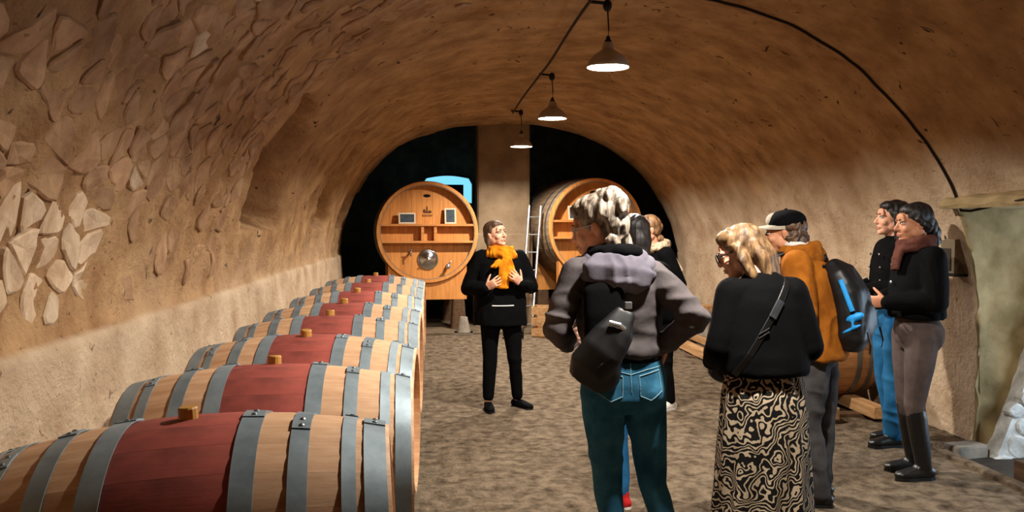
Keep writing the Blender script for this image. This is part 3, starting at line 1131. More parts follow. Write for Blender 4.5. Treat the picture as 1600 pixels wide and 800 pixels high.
# ------------------------------------------------------------------ the two big vats
VR = 0.745
def make_vat(name, loc, rz, label, slates, full=True):
    root = empty(name, loc, rz)                  # origin: floor under the centre of the front head; front faces -Y
    tag(root, label, 'vat', 'large oak vats')
    zc = 1.47
    HD = 0.15
    NS = 44
    Lg = 1.7
    V, F = [], []
    ha = PI / NS - 0.0012
    ys = [0, 0.03, 0.4, 0.85, 1.3, Lg]
    def rad(y): return VR + 0.030 * (1 - ((y - Lg / 2) / (Lg / 2)) ** 2)
    for y in ys:
        r = rad(y) - (0.006 if y == 0 else 0)
        for rr, an in ((r, -ha), (r + .001, 0), (r, ha), (r - 0.05, ha), (r - 0.05, -ha)):
            V.append((rr * math.sin(an), y, rr * math.cos(an)))
    for i in range(len(ys) - 1):
        for k in range(5):
            k2 = (k + 1) % 5
            F.append((i * 5 + k, (i + 1) * 5 + k, (i + 1) * 5 + k2, i * 5 + k2))
    F.append((0, 1, 2, 3, 4))
    F.append(tuple((len(ys) - 1) * 5 + k for k in (4, 3, 2, 1, 0)))
    sm = mesh('vat_stave', V, F)
    sm.materials.append(MAT['vat_stave'])
    for k in range(NS):
        obj('stave', sm, None, root, loc=(0, 0, zc), rot=(0, 2 * PI * k / NS, 0))
    # front chime ring in the warm oak of the head
    V, F = lathe([(VR - 0.042, -0.006), (VR + 0.002, -0.006), (VR + 0.003, 0.05), (VR - 0.042, 0.05), (VR - 0.042, -0.006)], 64, 'y')
    obj('rim', mesh('rim', V, F), 'vat_oak', root, loc=(0, 0, zc), smooth=False)
    for y, w in ((0.16, 0.06), (0.42, 0.06), (1.2, 0.06)):
        V, F = lathe([(rad(y - w / 2) + .001, y - w / 2), (rad(y - w / 2) + .005, y - w / 2), (rad(y + w / 2) + .005, y + w / 2), (rad(y + w / 2) + .001, y + w / 2)], 64, 'y')
        obj('hoop', mesh('vat_hoop', V, F), 'hoop_dull', root, loc=(0, 0, zc), smooth=True)
    rh = VR - 0.043
    n = 9
    for i in range(n):
        x0, x1 = -rh + 2 * rh * i / n + 0.001, -rh + 2 * rh * (i + 1) / n - 0.001
        xs = np.linspace(x0, x1, 5)
        pr = [(x, math.sqrt(max(0, rh * rh - x * x))) for x in xs]
        loop = pr + [(x, -z) for x, z in pr[::-1]]
        m = len(loop)
        V = [(x, 0.0, z) for x, z in loop] + [(x, 0.05, z) for x, z in loop]
        F = [tuple(range(m - 1, -1, -1)), tuple(range(m, 2 * m))]
        for k in range(m):
            k2 = (k + 1) % m
            F.append((k, k2, m + k2, m + k))
        obj('head_plank', mesh('vat_head', V, F), 'vat_oak', root, loc=(0, HD, zc))
    # shelves built across the head
    for z, d in ((0.105, 0.14), (-0.145, 0.14)):
        hw = math.sqrt((rh) ** 2 - z * z) - 0.004
        obj('shelf', mesh('shelf', *box(-hw, hw, HD - d, HD, z - 0.016, z + 0.016, 0.003)), 'shelf', root, loc=(0, 0, zc))
    for x in (-0.075, 0.115):
        obj('divider', mesh('divider', *box(x - 0.022, x + 0.022, 0.03, HD, -0.129, 0.089, 0.002)), 'shelf', root, loc=(0, 0, zc))
    # slot, brand, hatch, tap
    obj('bung_slot', mesh('slot', *ell((0, 0, 0), (0.055, 0.012, 0.024))), 'dark_void', root, loc=(0.0, HD - 0.002, zc + 0.54), smooth=True)
    br_ = obj('brand_mark', mesh('brand', *join([ell((-0.04, 0, 0.01), (0.022, .003, .03)), ell((0.0, 0, 0.045), (0.012, .003, .045)), ell((0.04, 0, 0.0), (0.03, .003, .022)), ell((-.005, 0, -0.005), (0.025, .003, .018)),
                                                 box(-0.075, 0.085, -0.003, 0.003, -0.05, -0.042), box(-0.07, 0.07, -0.003, 0.003, -0.068, -0.060)])), 'brand', root, loc=(0.0, HD - 0.0015, zc + 0.30))
    ht = obj('hatch', mesh('hatch', *lathe([(0.0, -0.055), (0.03, -0.055), (0.06, -0.04), (0.10, -0.028), (0.125, -0.012), (0.145, -0.02), (0.155, -0.012), (0.155, 0.0), (0.0, 0.0)], 36, 'y')), 'steel', root, loc=(0.01, HD - 0.002, zc - 0.41), smooth=True)
    obj('hatch_wheel', mesh('hw', *join([tube([(0, -0.05, 0), (0, -0.10, 0)], 0.014, 10), tube([(-0.07, -0.09, -0.03), (0.07, -0.09, 0.03)], 0.01, 8), ell((0, -0.10, 0), 0.022)])), 'steel', ht, smooth=True)
    tp = obj('tap', mesh('tap', *join([tube([(0, 0, 0), (0, -0.11, -0.005)], 0.016, 10), tube([(0, -0.10, 0.03), (0, -0.10, -0.06)], 0.012, 8), tube([(-0.03, -0.10, 0.035), (0.03, -0.10, 0.035)], 0.007, 8)])), 'steel', root, loc=(-0.25, HD, zc - 0.30), smooth=True)
    obj('drain_valve', mesh('dv', *join([tube([(0, 0.0, 0), (0, -0.13, -0.01)], 0.022, 10), ell((0, -0.13, -0.01), (0.035, .03, .04)), tube([(0, -0.13, 0.02), (0.05, -0.15, 0.07)], 0.01, 8)])), 'aluminium', root, loc=(0.30, HD, zc - 0.50), smooth=True)
    # timber cradle: curved saddle boards front and back on legs
    for y in (0.10, 1.25):
        V, F = [], []
        n = 16
        for i in range(n + 1):
            x = -0.58 + 1.16 * i / n
            zt = zc - math.sqrt((VR + 0.012) ** 2 - x * x)
            V += [(x, y - 0.06, zt), (x, y + 0.06, zt), (x, y + 0.06, 0.47), (x, y - 0.06, 0.47)]
        for i in range(n):
            for k in range(4):
                k2 = (k + 1) % 4
                F.append((i * 4 + k, i * 4 + 4 + k, i * 4 + 4 + k2, i * 4 + k2))
        F += [(0, 1, 2, 3), (n * 4 + 3, n * 4 + 2, n * 4 + 1, n * 4)]
        obj('saddle', mesh('saddle', V, F), 'vat_oak', root)
        for x in (-0.46, 0.46):
            obj('leg', mesh('vat_leg', *rings([(x, y, -0.02, 0.13, 0.12), (x, y, 0.06, 0.12, 0.11), (x, y, 0.47, 0.09, 0.08)], 16, 4)), 'timber_dark', root)  # dark leg colour stands in for the shade beneath the vat
    # slates standing on the upper shelf (things of their own)
    mw = Matrix.Translation(loc) @ Matrix.Rotation(rz, 4, 'Z')
    for (x, w, h, lb) in slates:
        p = mw @ Vector((x, 0.055, zc + 0.122))
        s = empty('slate_board', p, rz)
        tag(s, lb, 'slate board', 'small slates on the vat shelves')
        fr = join([box(-w / 2, w / 2, -.01, .01, 0, .022), box(-w / 2, w / 2, -.01, .01, h - .022, h), box(-w / 2, -w / 2 + .022, -.01, .01, .022, h - .022), box(w / 2 - .022, w / 2, -.01, .01, .022, h - .022)])
        a = obj('frame', mesh('slate_frame', *fr), 'pale_frame', s, rot=(R(-10), 0, 0))
        obj('slate', mesh('slate_face', *box(-w / 2 + .022, w / 2 - .022, -.004, .006, .022, h - .022)), 'chalk', s, rot=(R(-10), 0, 0))
    return root
make_vat('oak_vat', (-0.06, 12.80, 0), R(5), 'large oak vat at the left of the pillar, its head fully seen', [(-0.30, 0.25, 0.165, 'wide slate board on the left of the left vat shelf'), (0.34, 0.17, 0.235, 'upright slate board on the right of the left vat shelf')])
make_vat('oak_vat', (2.46, 12.80, 0.06), R(10), 'large oak vat at the right of the pillar, partly hidden by the grey-haired woman', [(-0.34, 0.17, 0.21, 'upright slate board on the right vat shelf')])

# barred daylit vent high in the back of the left bay
def vent():
    r = empty('window_1', (0.30, 16.6, 2.30))
    r['kind'] = 'structure'; r['label'] = 'small arched vent with blue daylight behind a dark shutter'
    V, F = [], []
    n = 14
    arc = [(-0.47, -0.10), (-0.46, 0.08), (-0.40, 0.17)] + [(-0.40 + 0.80 * i / n, 0.17 + 0.05 * math.sin(PI * i / n)) for i in range(1, n)] + [(0.40, 0.17), (0.46, 0.06), (0.46, -0.30)]
    m = len(arc)
    V = [(x, 0.0, z) for x, z in arc] + [(x, 0.02, z) for x, z in arc]
    F = [tuple(range(m)), tuple(range(2 * m - 1, m - 1, -1))] + [(k, m + k, m + (k + 1) % m, (k + 1) % m) for k in range(m)]
    obj('pane', mesh('pane', V, F), 'sky_pane', r)
    obj('shutter', mesh('shutter', *box(-0.39, 0.30, -0.10, -0.05, -0.40, 0.05, 0.01)), 'dark_void', r)
    obj('sill_board', mesh('sill', *box(-0.60, 0.29, -0.10, -0.02, -0.45, -0.06, 0.01)), 'dark_void', r)
    fr = [(x * 1.06, z * 1.04 + 0.012) for x, z in arc]
    obj('window_frame', mesh('wf', *tube([(x, -0.02, z) for x, z in fr], 0.022, 8, (0, 1, 0))), 'shade_rock', r)
vent()

# aluminium ladder leaning between pillar and right vat
def ladder():
    r = empty('ladder', (1.42, 12.45, 0), R(12))
    tag(r, 'narrow aluminium ladder leaning beside the right vat', 'ladder')
    H = 1.86
    dx, dy = 0.26, 0.35
    a = [(-0.16, 0, 0), (-0.16 + dx, dy, H)]
    b = [(0.02, 0, 0), (0.02 + dx, dy, H)]
    obj('rail', mesh('lr', *tube(a, (0.014, 0.022), 8, (0, 1, 0), 4)), 'aluminium', r)
    obj('rail', mesh('lr', *tube(b, (0.014, 0.022), 8, (0, 1, 0), 4)), 'aluminium', r)
    for k in range(7):
        t = 0.07 + k * 0.14
        obj('rung', mesh('rung', *tube([(-0.16 + dx * t, dy * t, H * t), (0.02 + dx * t, dy * t, H * t)], 0.011, 8)), 'aluminium', r)
ladder()
# things at the foot of the right vat
def vat_clutter():
    r = empty('crate', (1.66, 12.05, 0), R(-18))
    tag(r, 'wooden crate standing at the foot of the right vat', 'crate')
    for z in (0.02, 0.17, 0.32):
        for sx in (-1, 1):
            obj('slat', mesh('slat', *box(-0.24, 0.24, sx * 0.17 - 0.009, sx * 0.17 + 0.009, z, z + 0.11, 0.003)), 'timber', r)
            obj('slat', mesh('slat', *box(sx * 0.235 - 0.009, sx * 0.235 + 0.009, -0.16, 0.16, z, z + 0.11, 0.003)), 'timber', r)
    obj('floor_board', mesh('fb', *box(-0.23, 0.23, -0.16, 0.16, 0.0, 0.02)), 'timber', r)
    pts = [(0.13 * math.cos(a), 0.13 * math.sin(a), 0.03 + 0.006 * a) for a in np.linspace(0, 4 * PI, 60)]
    h = obj('hose_coil', mesh('hose', *tube(pts, 0.02, 8)), 'black_metal', smooth=True)
    h.location = (1.12, 11.9, 0.0)
    tag(h, 'dark hose coiled on the floor before the pillar', 'hose')
    c = empty('concrete_foot', (0.45, 12.45, 0))
    tag(c, 'small grey conical concrete foot on the floor before the left vat', 'concrete foot')
    obj('cone', mesh('cone', *rings([(0, 0, 0.03, .10, .09), (0, 0, 0.25, .055, .05)], 14)), 'concrete', c)
    obj('base', mesh('base', *box(-.14, .14, -.10, .10, -.01, .03, .006)), 'concrete', c)
vat_clutter()

#@@PEOPLE@@
# ------------------------------------------------------------------ people
# Canonical figure 1.70 m tall, front = -Y, figure's own left = +X; index 0 = left, 1 = right.
def sm(t): return t * t * (3 - 2 * t)
class Fig:
    def __init__(s, **k):
        s.lean = k.get('lean', (0, 0))
        s.hunch = k.get('hunch', 0.0)
        s.hipx = k.get('hipx', 0.0)
        d = dict(
            knee=[(0.10, -0.015, 0.47), (-0.10, -0.015, 0.47)], ank=[(0.105, 0.02, 0.085), (-0.105, 0.02, 0.085)],
            toe=[12, -12], sh=[(0.170, 0.01, 1.375), (-0.170, 0.01, 1.375)],
            el=[(0.225, 0.03, 1.12), (-0.225, 0.03, 1.12)], wr=[(0.235, -0.05, 0.88), (-0.235, -0.05, 0.88)],
            hand=[((0, -0.1, -1), (-1, 0, 0), (0, -1, 0)), ((0, -0.1, -1), (1, 0, 0), (0, -1, 0))],
            curl=[22, 22], head=(0, 0, 0), headoff=(0, 0, 0), bulk=1.0)
        d.update({a: b for a, b in k.items() if a in d})
        for a, b in d.items():
            setattr(s, a, b)
        s.hip = [(0.088 + s.hipx, 0, 0.885), (-0.088 + s.hipx, 0, 0.885)]
        s.sh = [s.sp(p) for p in s.sh]
        s.hm = (Matrix.Translation(Vector(s.spine(1.46)) + Vector((0, -0.005, 1.46)) + Vector(s.headoff))
                @ Euler((R(s.head[1]), R(s.head[2]), R(s.head[0])), 'XYZ').to_matrix().to_4x4()
                @ Matrix.Translation((0, 0, 0.125)))
    def spine(s, z):
        t = max(0.0, min(1.15, (z - 0.95) / 0.5))
        return (s.lean[0] * t + s.hipx * (1 - min(t, 1)), s.lean[1] * t ** 1.4 + s.hunch * max(0, t - 0.5) ** 2, 0)
    def sp(s, p):
        c = s.spine(p[2])
        return (p[0] + c[0], p[1] + c[1], p[2])
    def torso(s, rs, n=28, sq=2.3):
        out = []
        for z, a, b, yo in rs:
            c = s.spine(z)
            out.append((c[0], c[1] + yo, z, a * s.bulk, b * s.bulk))
        return rings(out, n, sq)
    def H(s, p):
        q = s.hm @ Vector(p)
        return (q.x, q.y, q.z)
    def hx(s, part):
        v, f = part
        return [s.H(p) for p in v], f

def mixp(a, b, t): return tuple(a[i] + (b[i] - a[i]) * t for i in range(3))
def limb(pts, rs, n=14, extra=0.0):
    """smooth limb through joints with joint spheres"""
    P, Q = [], []
    for i in range(len(pts) - 1):
        for k in range(4):
            t = k / 4
            P.append(mixp(pts[i], pts[i + 1], t))
            Q.append(rs[i] + (rs[i + 1] - rs[i]) * t + extra)
    P.append(pts[-1]); Q.append(rs[-1] + extra)
    out = [tube(P, Q, n, up=(0.13, 0.97, 0.2))]
    for p, r in zip(pts, rs):
        out.append(ell(p, r + extra, nu=12, nv=8))
    return out

def nrm(v):
    v = np.array(v, float)
    return v / (np.linalg.norm(v) + 1e-9)
def hand_parts(w, d, n, th, curl=22, spread=5, thumb=0.55):
    d, th = nrm(d), np.array(th, float)
    th = nrm(th - d * np.dot(th, d))
    n0 = np.array(n, float)
    n = np.cross(d, th)
    n = n if np.dot(n, n0) > 0 else -n
    w = np.array(w, float)
    parts = []
    parts.append(tube([w - d * 0.03, w, w + d * 0.03, w + d * 0.06, w + d * 0.092, w + d * 0.10], [(0.020, 0.026), (0.019, 0.027), (0.015, 0.036), (0.015, 0.040), (0.012, 0.038), (0.007, 0.032)], 14, up=tuple(th), sq=2.6))
    L = (0.072, 0.080, 0.074, 0.058)
    for i in range(4):
        off = 0.0305 - 0.0205 * i
        b = w + d * (0.088 - 0.004 * abs(i - 1)) + th * off
        sa = R(spread) * (1.4 - i)
        fd = nrm(d * math.cos(sa) + th * math.sin(sa))
        pts, p, ang = [tuple(b - fd * 0.012)], b.copy(), 0
        pts.append(tuple(p))
        for q, fr in enumerate((0.45, 0.30, 0.25)):
            ang += R(curl * (0.7, 1.15, 0.9)[q])
            v = fd * math.cos(ang) + n * math.sin(ang)
            p = p + v * L[i] * fr
            pts.append(tuple(p))
        r0 = 0.0088 if i < 3 else 0.0076
        parts.append(tube(pts, [r0, r0, r0 * 0.96, r0 * 0.88, r0 * 0.68], 10, up=tuple(th)))
        parts.append(ell(pts[-1], r0 * 0.70, nu=8, nv=6))
    b = w + d * 0.022 + th * 0.026
    td = nrm(d * 0.62 + th * thumb * 1.2 + n * 0.30)
    p1 = b + td * 0.038
    td2 = nrm(td + d * 0.25 + n * 0.12)
    p2 = p1 + td2 * 0.030
    p3 = p2 + nrm(td2 + n * 0.15) * 0.022
    parts.append(tube([tuple(b - td * 0.012), tuple(b), tuple(p1), tuple(p2), tuple(p3)], [0.013, 0.014, 0.0105, 0.0098, 0.0072], 10, up=tuple(n)))
    parts.append(ell(tuple(p3), 0.0073, nu=8, nv=6))
    return parts

def head_parts(f):
    P = [ell((0, 0.016, 0.036), (0.076, 0.097, 0.086), nu=20, nv=14),
         ell((0, -0.028, -0.022), (0.062, 0.070, 0.084), nu=18, nv=12),
         ell((0, -0.050, -0.082), (0.040, 0.042, 0.030)),
         ell((0, -0.076, -0.094), (0.022, 0.018, 0.018)),
         ell((0.036, -0.062, -0.026), (0.026, 0.026, 0.024)), ell((-0.036, -0.062, -0.026), (0.026, 0.026, 0.024)),
         ell((0.030, -0.078, 0.026), (0.026, 0.016, 0.010)), ell((-0.030, -0.078, 0.026), (0.026, 0.016, 0.010)),
         ell((0, -0.076, 0.045), (0.050, 0.018, 0.030)),
         tube([(0, -0.088, 0.020), (0, -0.100, -0.002), (0, -0.114, -0.024), (0, -0.108, -0.034)], [0.009, 0.010, 0.0135, 0.011], 10, up=(1, 0, 0)),
         ell((0.011, -0.100, -0.029), (0.009, 0.011, 0.008)), ell((-0.011, -0.100, -0.029), (0.009, 0.011, 0.008)),
         ell((0, -0.090, -0.060), (0.026, 0.014, 0.017)),
         ell((0.077, 0.012, -0.004), (0.010, 0.020, 0.032), (0.2, 0.25, 0)), ell((-0.077, 0.012, -0.004), (0.010, 0.020, 0.032), (0.2, -0.25, 0)),
         ell((0.050, 0.0, -0.050), (0.022, 0.045, 0.035)), ell((-0.050, 0.0, -0.050), (0.022, 0.045, 0.035))]
    P = [f.hx(p) for p in P]
    nb = f.spine(1.42)
    a = f.H((0, 0.020, -0.045))
    P.append(tube([a, mixp(a, (nb[0], nb[1] + 0.012, 1.42), 0.5), (nb[0], nb[1] + 0.012, 1.40)], [0.056, 0.054, 0.066], 16, up=(0, 1, 0)))
    return P

def build_body(f, root, skin, legs=True, voxel=0.0045):
    P = head_parts(f)
    P.append(f.torso([(0.82, 0.10, 0.08, 0), (0.92, 0.145, 0.095, 0), (1.0, 0.14, 0.09, 0), (1.1, 0.122, 0.082, 0), (1.25, 0.135, 0.09, 0), (1.36, 0.145, 0.085, 0), (1.42, 0.10, 0.065, 0.005), (1.45, 0.055, 0.05, 0.01)]))
    for i in (0, 1):
        P += limb([f.sh[i], mixp(f.sh[i], f.el[i], 0.5), f.el[i], mixp(f.el[i], f.wr[i], 0.3), f.wr[i]], [0.046, 0.042, 0.035, 0.037, 0.0235])
        P += hand_parts(f.wr[i], *f.hand[i], curl=f.curl[i])
        P += limb([f.hip[i], mixp(f.hip[i], f.knee[i], 0.4), f.knee[i], mixp(f.knee[i], f.ank[i], 0.3), f.ank[i]], [0.068, 0.066, 0.046, 0.047, 0.033])
    me = remesh(P, voxel, 5, 0.5)
    b = obj('body', me, skin, root, smooth=True)
    # eyes, brows, lips
    for sx in (1, -1):
        e = obj('eye', mesh('eye', *f.hx(ell((sx * 0.030, -0.0805, 0.010), (0.0135, 0.0125, 0.0085)))), 'eye_white', root, smooth=True)
        obj('iris', mesh('iris', *f.hx(ell((sx * 0.030, -0.0905, 0.010), (0.0058, 0.004, 0.0058), nu=10, nv=6))), 'iris', e, smooth=True)
        obj('eyelid', mesh('eyelid', *f.hx(tube([(sx * 0.044, -0.083, 0.011), (sx * 0.036, -0.090, 0.0175), (sx * 0.024, -0.091, 0.0175), (sx * 0.016, -0.088, 0.010)], 0.0026, 6))), 'iris', e)
        obj('eyebrow', mesh('brow', *f.hx(tube([(sx * 0.012, -0.095, 0.030), (sx * 0.028, -0.096, 0.035), (sx * 0.048, -0.082, 0.029)], [0.0035, 0.004, 0.002], 8))), 'hair_brown', root)
    obj('lips', mesh('lips', *f.hx(join([tube([(-0.022, -0.094, -0.060), (-0.008, -0.1025, -0.0555), (0, -0.103, -0.057), (0.008, -0.1025, -0.0555), (0.022, -0.094, -0.060)], [0.002, 0.004, 0.0035, 0.004, 0.002], 8),
                                          tube([(-0.020, -0.094, -0.063), (0, -0.102, -0.067), (0.020, -0.094, -0.063)], [0.002, 0.005, 0.002], 8)]))), 'lip', root, smooth=True)
    return b

def top_parts(f, rs, up=0.062, mid=0.054, el=0.049, fore=0.046, cuff=0.036, reach=0.97, shr=None, shb=0.068):
    P = [f.torso(rs)]
    for i in (0, 1):
        w = mixp(f.el[i], f.wr[i], reach)
        s0 = f.sh[i]
        inn = (s0[0] * 0.40 + f.spine(1.4)[0] * 0.60, s0[1], s0[2] + 0.034)
        P.append(tube([inn, mixp(inn, s0, 0.5), s0], [(0.070, 0.050), (0.072, 0.058), (0.068, 0.060)], 14, up=(0, 0, 1)))
        P += limb([s0, mixp(s0, f.el[i], 0.5), f.el[i], mixp(f.el[i], f.wr[i], 0.45), w], [shb, up, el, fore, cuff])
    return P

def garment(name, parts, mat, root, voxel=0.009, smooth=5, fold=0.006, sc=(9, 9, 5), seed=0.0, fn=None, parent=None):
    me = remesh(parts, voxel, smooth, 0.5)
    if fold or fn:
        folds(me, fold, sc, seed, fn)
    return obj(name, me, mat, parent or root, smooth=True)

def leg_parts(f, rs=(0.092, 0.080, 0.060, 0.056, 0.046), low=0.96, pelvis=None):
    P = [f.torso(pelvis or [(0.80, 0.10, 0.085, 0.01), (0.86, 0.165, 0.115, 0.012), (0.93, 0.172, 0.118, 0.012), (1.0, 0.158, 0.105, 0.005), (1.05, 0.145, 0.098, 0)])]
    for i in (0, 1):
        a = mixp(f.knee[i], f.ank[i], low)
        P += limb([f.hip[i], mixp(f.hip[i], f.knee[i], 0.45), f.knee[i], mixp(f.knee[i], f.ank[i], 0.35), a], list(rs))
        P.append(ell((f.hip[i][0], 0.045, 0.885), (0.085, 0.085, 0.095)))
    return P

def shoe(f, i, root, mat, sole='black_metal', kind='flat', name='shoe', shaft=0.0):
    """foot built along local direction; origin at ankle"""
    ax, ay, az = f.ank[i]
    a = R(f.toe[i])
    d = np.array([math.sin(a), -math.cos(a), 0.0])
    s = np.array([math.cos(a), math.sin(a), 0.0])
    o = np.array([ax, ay, 0.0])
    z0 = az - 0.085
    def pt(l, z): return tuple(o + d * l + np.array([0, 0, z + z0]))
    P = [tube([pt(-0.070, 0.035), pt(-0.055, 0.04), pt(-0.01, 0.045), pt(0.05, 0.042), pt(0.11, 0.034), pt(0.155, 0.028), pt(0.178, 0.024)],
              [(0.020, 0.022), (0.032, 0.036), (0.036, 0.042), (0.040, 0.038), (0.046, 0.030), (0.040, 0.024), (0.018, 0.014)], 16, up=(0, 0, 1), sq=2.4)]
    if kind != 'flat':
        P.append(tube([pt(-0.012, 0.05), pt(-0.008, 0.085), pt(-0.006, 0.115)], [0.042, 0.040, 0.038], 14))
        P.append(ell(pt(0.03, 0.065), (0.036, 0.036, 0.034)))
    if shaft:
        k = f.knee[i]
        top = mixp(f.ank[i], k, shaft)
        P += limb([f.ank[i], mixp(f.ank[i], top, 0.45), top], [0.046, 0.056, 0.060])
    me = remesh(P, 0.007, 3, 0.5)
    if shaft:
        folds(me, 0.003, (12, 12, 9), 2.0)
    sh = obj(name, me, mat, root, smooth=True)
    lv = []
    outl = [(-0.074, 0.0), (-0.066, 0.022), (-0.03, 0.036), (0.05, 0.040), (0.11, 0.048), (0.155, 0.040), (0.184, 0.0)]
    loop = outl + [(l, -w) for l, w in outl[-2:0:-1]]
    m = len(loop)
    zt = 0.018 if kind != 'sneaker' else 0.030
    V = [tuple(o + d * l + s * w + np.array([0, 0, z0 - 0.004])) for l, w in loop] + [tuple(o + d * l + s * w + np.array([0, 0, z0 + zt])) for l, w in loop]
    F = [tuple(range(m)), tuple(range(2 * m - 1, m - 1, -1))] + [(k, m + k, m + (k + 1) % m, (k + 1) % m) for k in range(m)]
    obj('sole', mesh('sole', V, F), sole, sh)
    return sh

def hair(f, parts, mat, root, voxel=0.006, smooth=3, fold=0.004, sc=(38, 38, 9), seed=1.0, name='hair'):
    me = remesh([f.hx(p) for p in parts], voxel, smooth, 0.5)
    folds(me, fold, sc, seed)
    return obj(name, me, mat, root, smooth=True)

CAP = [ell((0, 0.030, 0.050), (0.086, 0.098, 0.085), nu=20, nv=14), ell((0, 0.060, 0.010), (0.078, 0.068, 0.080)), ell((0, -0.010, 0.084), (0.068, 0.066, 0.043))]
def strand(pts, rs): return tube(pts, rs, 10, up=(0.2, 1, 0.1))

def person(label, loc, rotz, h, fig, group=None):
    r = empty('person', loc, R(rotz), h / 1.70)
    tag(r, label, 'person', 'visitors in the cellar')
    return r

def band(f, pts, w, t, up=(0, 1, 0)):
    return tube(pts, (w, t), 8, up=up, sq=4)

COAT = [(0.86, 0.185, 0.125, 0.005), (0.95, 0.188, 0.128, 0.005), (1.08, 0.178, 0.120, 0), (1.22, 0.180, 0.122, 0), (1.33, 0.178, 0.115, 0), (1.40, 0.150, 0.088, 0.008), (1.445, 0.085, 0.068, 0.012), (1.465, 0.068, 0.060, 0.012)]

# --- 1 the guide in the mustard scarf, facing the group
def guide():
    f = Fig(knee=[(0.125, -0.03, 0.47), (-0.095, -0.01, 0.47)], ank=[(0.165, 0.03, 0.085), (-0.115, -0.02, 0.085)], toe=[38, 0],
            el=[(0.295, 0.03, 1.11), (-0.295, 0.03, 1.10)], wr=[(0.150, -0.20, 1.155), (-0.150, -0.20, 1.12)],
            hand=[((-0.55, -0.45, 0.62), (-0.8, 0.3, 0.4), (0.25, -0.2, 0.9)), ((0.62, -0.5, 0.45), (0.7, 0.5, 0.4), (-0.25, -0.1, 0.95))],
            curl=[24, 24], head=(34, -10, -4), headoff=(-0.02, -0.01, 0.0), bulk=1.08)
    r = person('woman in black with a mustard scarf and raised hands, facing the group', (0.575, 7.28, 0), 4, 1.59, f)
    build_body(f, r, 'skin')
    garment('trousers', leg_parts(f, (0.098, 0.086, 0.064, 0.058, 0.050), 0.90), 'black_cloth', r, fold=0.005)
    P = top_parts(f, [(0.77, 0.225, 0.155, 0.0), (0.92, 0.222, 0.152, 0), (1.05, 0.208, 0.142, 0), (1.22, 0.198, 0.135, 0), (1.33, 0.190, 0.122, 0), (1.40, 0.155, 0.092, 0.008), (1.445, 0.085, 0.068, 0.012), (1.46, 0.07, 0.06, 0.012)], up=0.072, mid=.06, el=0.066, fore=0.058, cuff=0.044, reach=0.95, shb=0.075)
    garment('coat', P, 'black_cloth', r, fold=0.007)
    garment('shirt_hem', [tube([(x, -0.168 + 0.9 * x * x, 0.955 + 0.15 * x * x) for x in np.linspace(-0.10, 0.10, 9)], (0.006, 0.006), 8)], 'shirt', r, voxel=0.003, smooth=2, fold=0)
    for i in (0, 1):
        shoe(f, i, r, 'black_cloth', kind='flat')
    hp = CAP + [ell((0, 0.085, -0.02), (0.06, 0.05, 0.085)), strand([(0.05, 0.05, -0.03), (0.045, 0.06, -0.12), (0.03, 0.07, -0.17)], [0.035, 0.03, 0.018]), strand([(-0.065, 0.02, 0.03), (-0.072, 0.035, -0.06), (-0.065, 0.05, -0.15)], [0.024, 0.026, 0.016])]
    hair(f, hp, 'hair_brown', r)
    # scarf: two thick wraps round the neck, a knot and a hanging end
    P = []
    for rr, z, t, ph in ((0.098, 1.415, 0.032, 0), (0.112, 1.385, 0.034, 0.5), (0.088, 1.445, 0.024, 1.1)):
        P.append(tube([(rr * 1.05 * math.cos(a), 0.0 + rr * math.sin(a) - 0.012, z - 0.028 * math.sin(a + PI) * -1 + 0.012 * math.sin(2 * a + ph)) for a in np.linspace(0, 2 * PI, 28)], t, 10))
    P.append(ell((0.03, -0.140, 1.345), (0.050, 0.040, 0.050)))
    P.append(tube([(0.03, -0.150, 1.39), (0.01, -0.178, 1.30), (-0.005, -0.190, 1.20), (-0.01, -0.188, 1.115)], [(0.030, 0.026), (0.050, 0.022), (0.055, 0.020), (0.062, 0.016)], 12, up=(0, 1, 0)))
    P.append(tube([(0.05, -0.150, 1.37), (0.075, -0.170, 1.28), (0.085, -0.180, 1.17)], [(0.030, 0.022), (0.036, 0.02), (0.03, 0.014)], 12, up=(0, 1, 0)))
    P.append(tube([(-0.02, -0.155, 1.35), (-0.075, -0.175, 1.315), (-0.115, -0.18, 1.30)], [(0.03, 0.02), (0.026, 0.016), (0.012, 0.01)], 10, up=(0, 1, 0)))
    garment('scarf', P, 'mustard', r, voxel=0.007, smooth=3, fold=0.009, sc=(22, 22, 8))
guide()

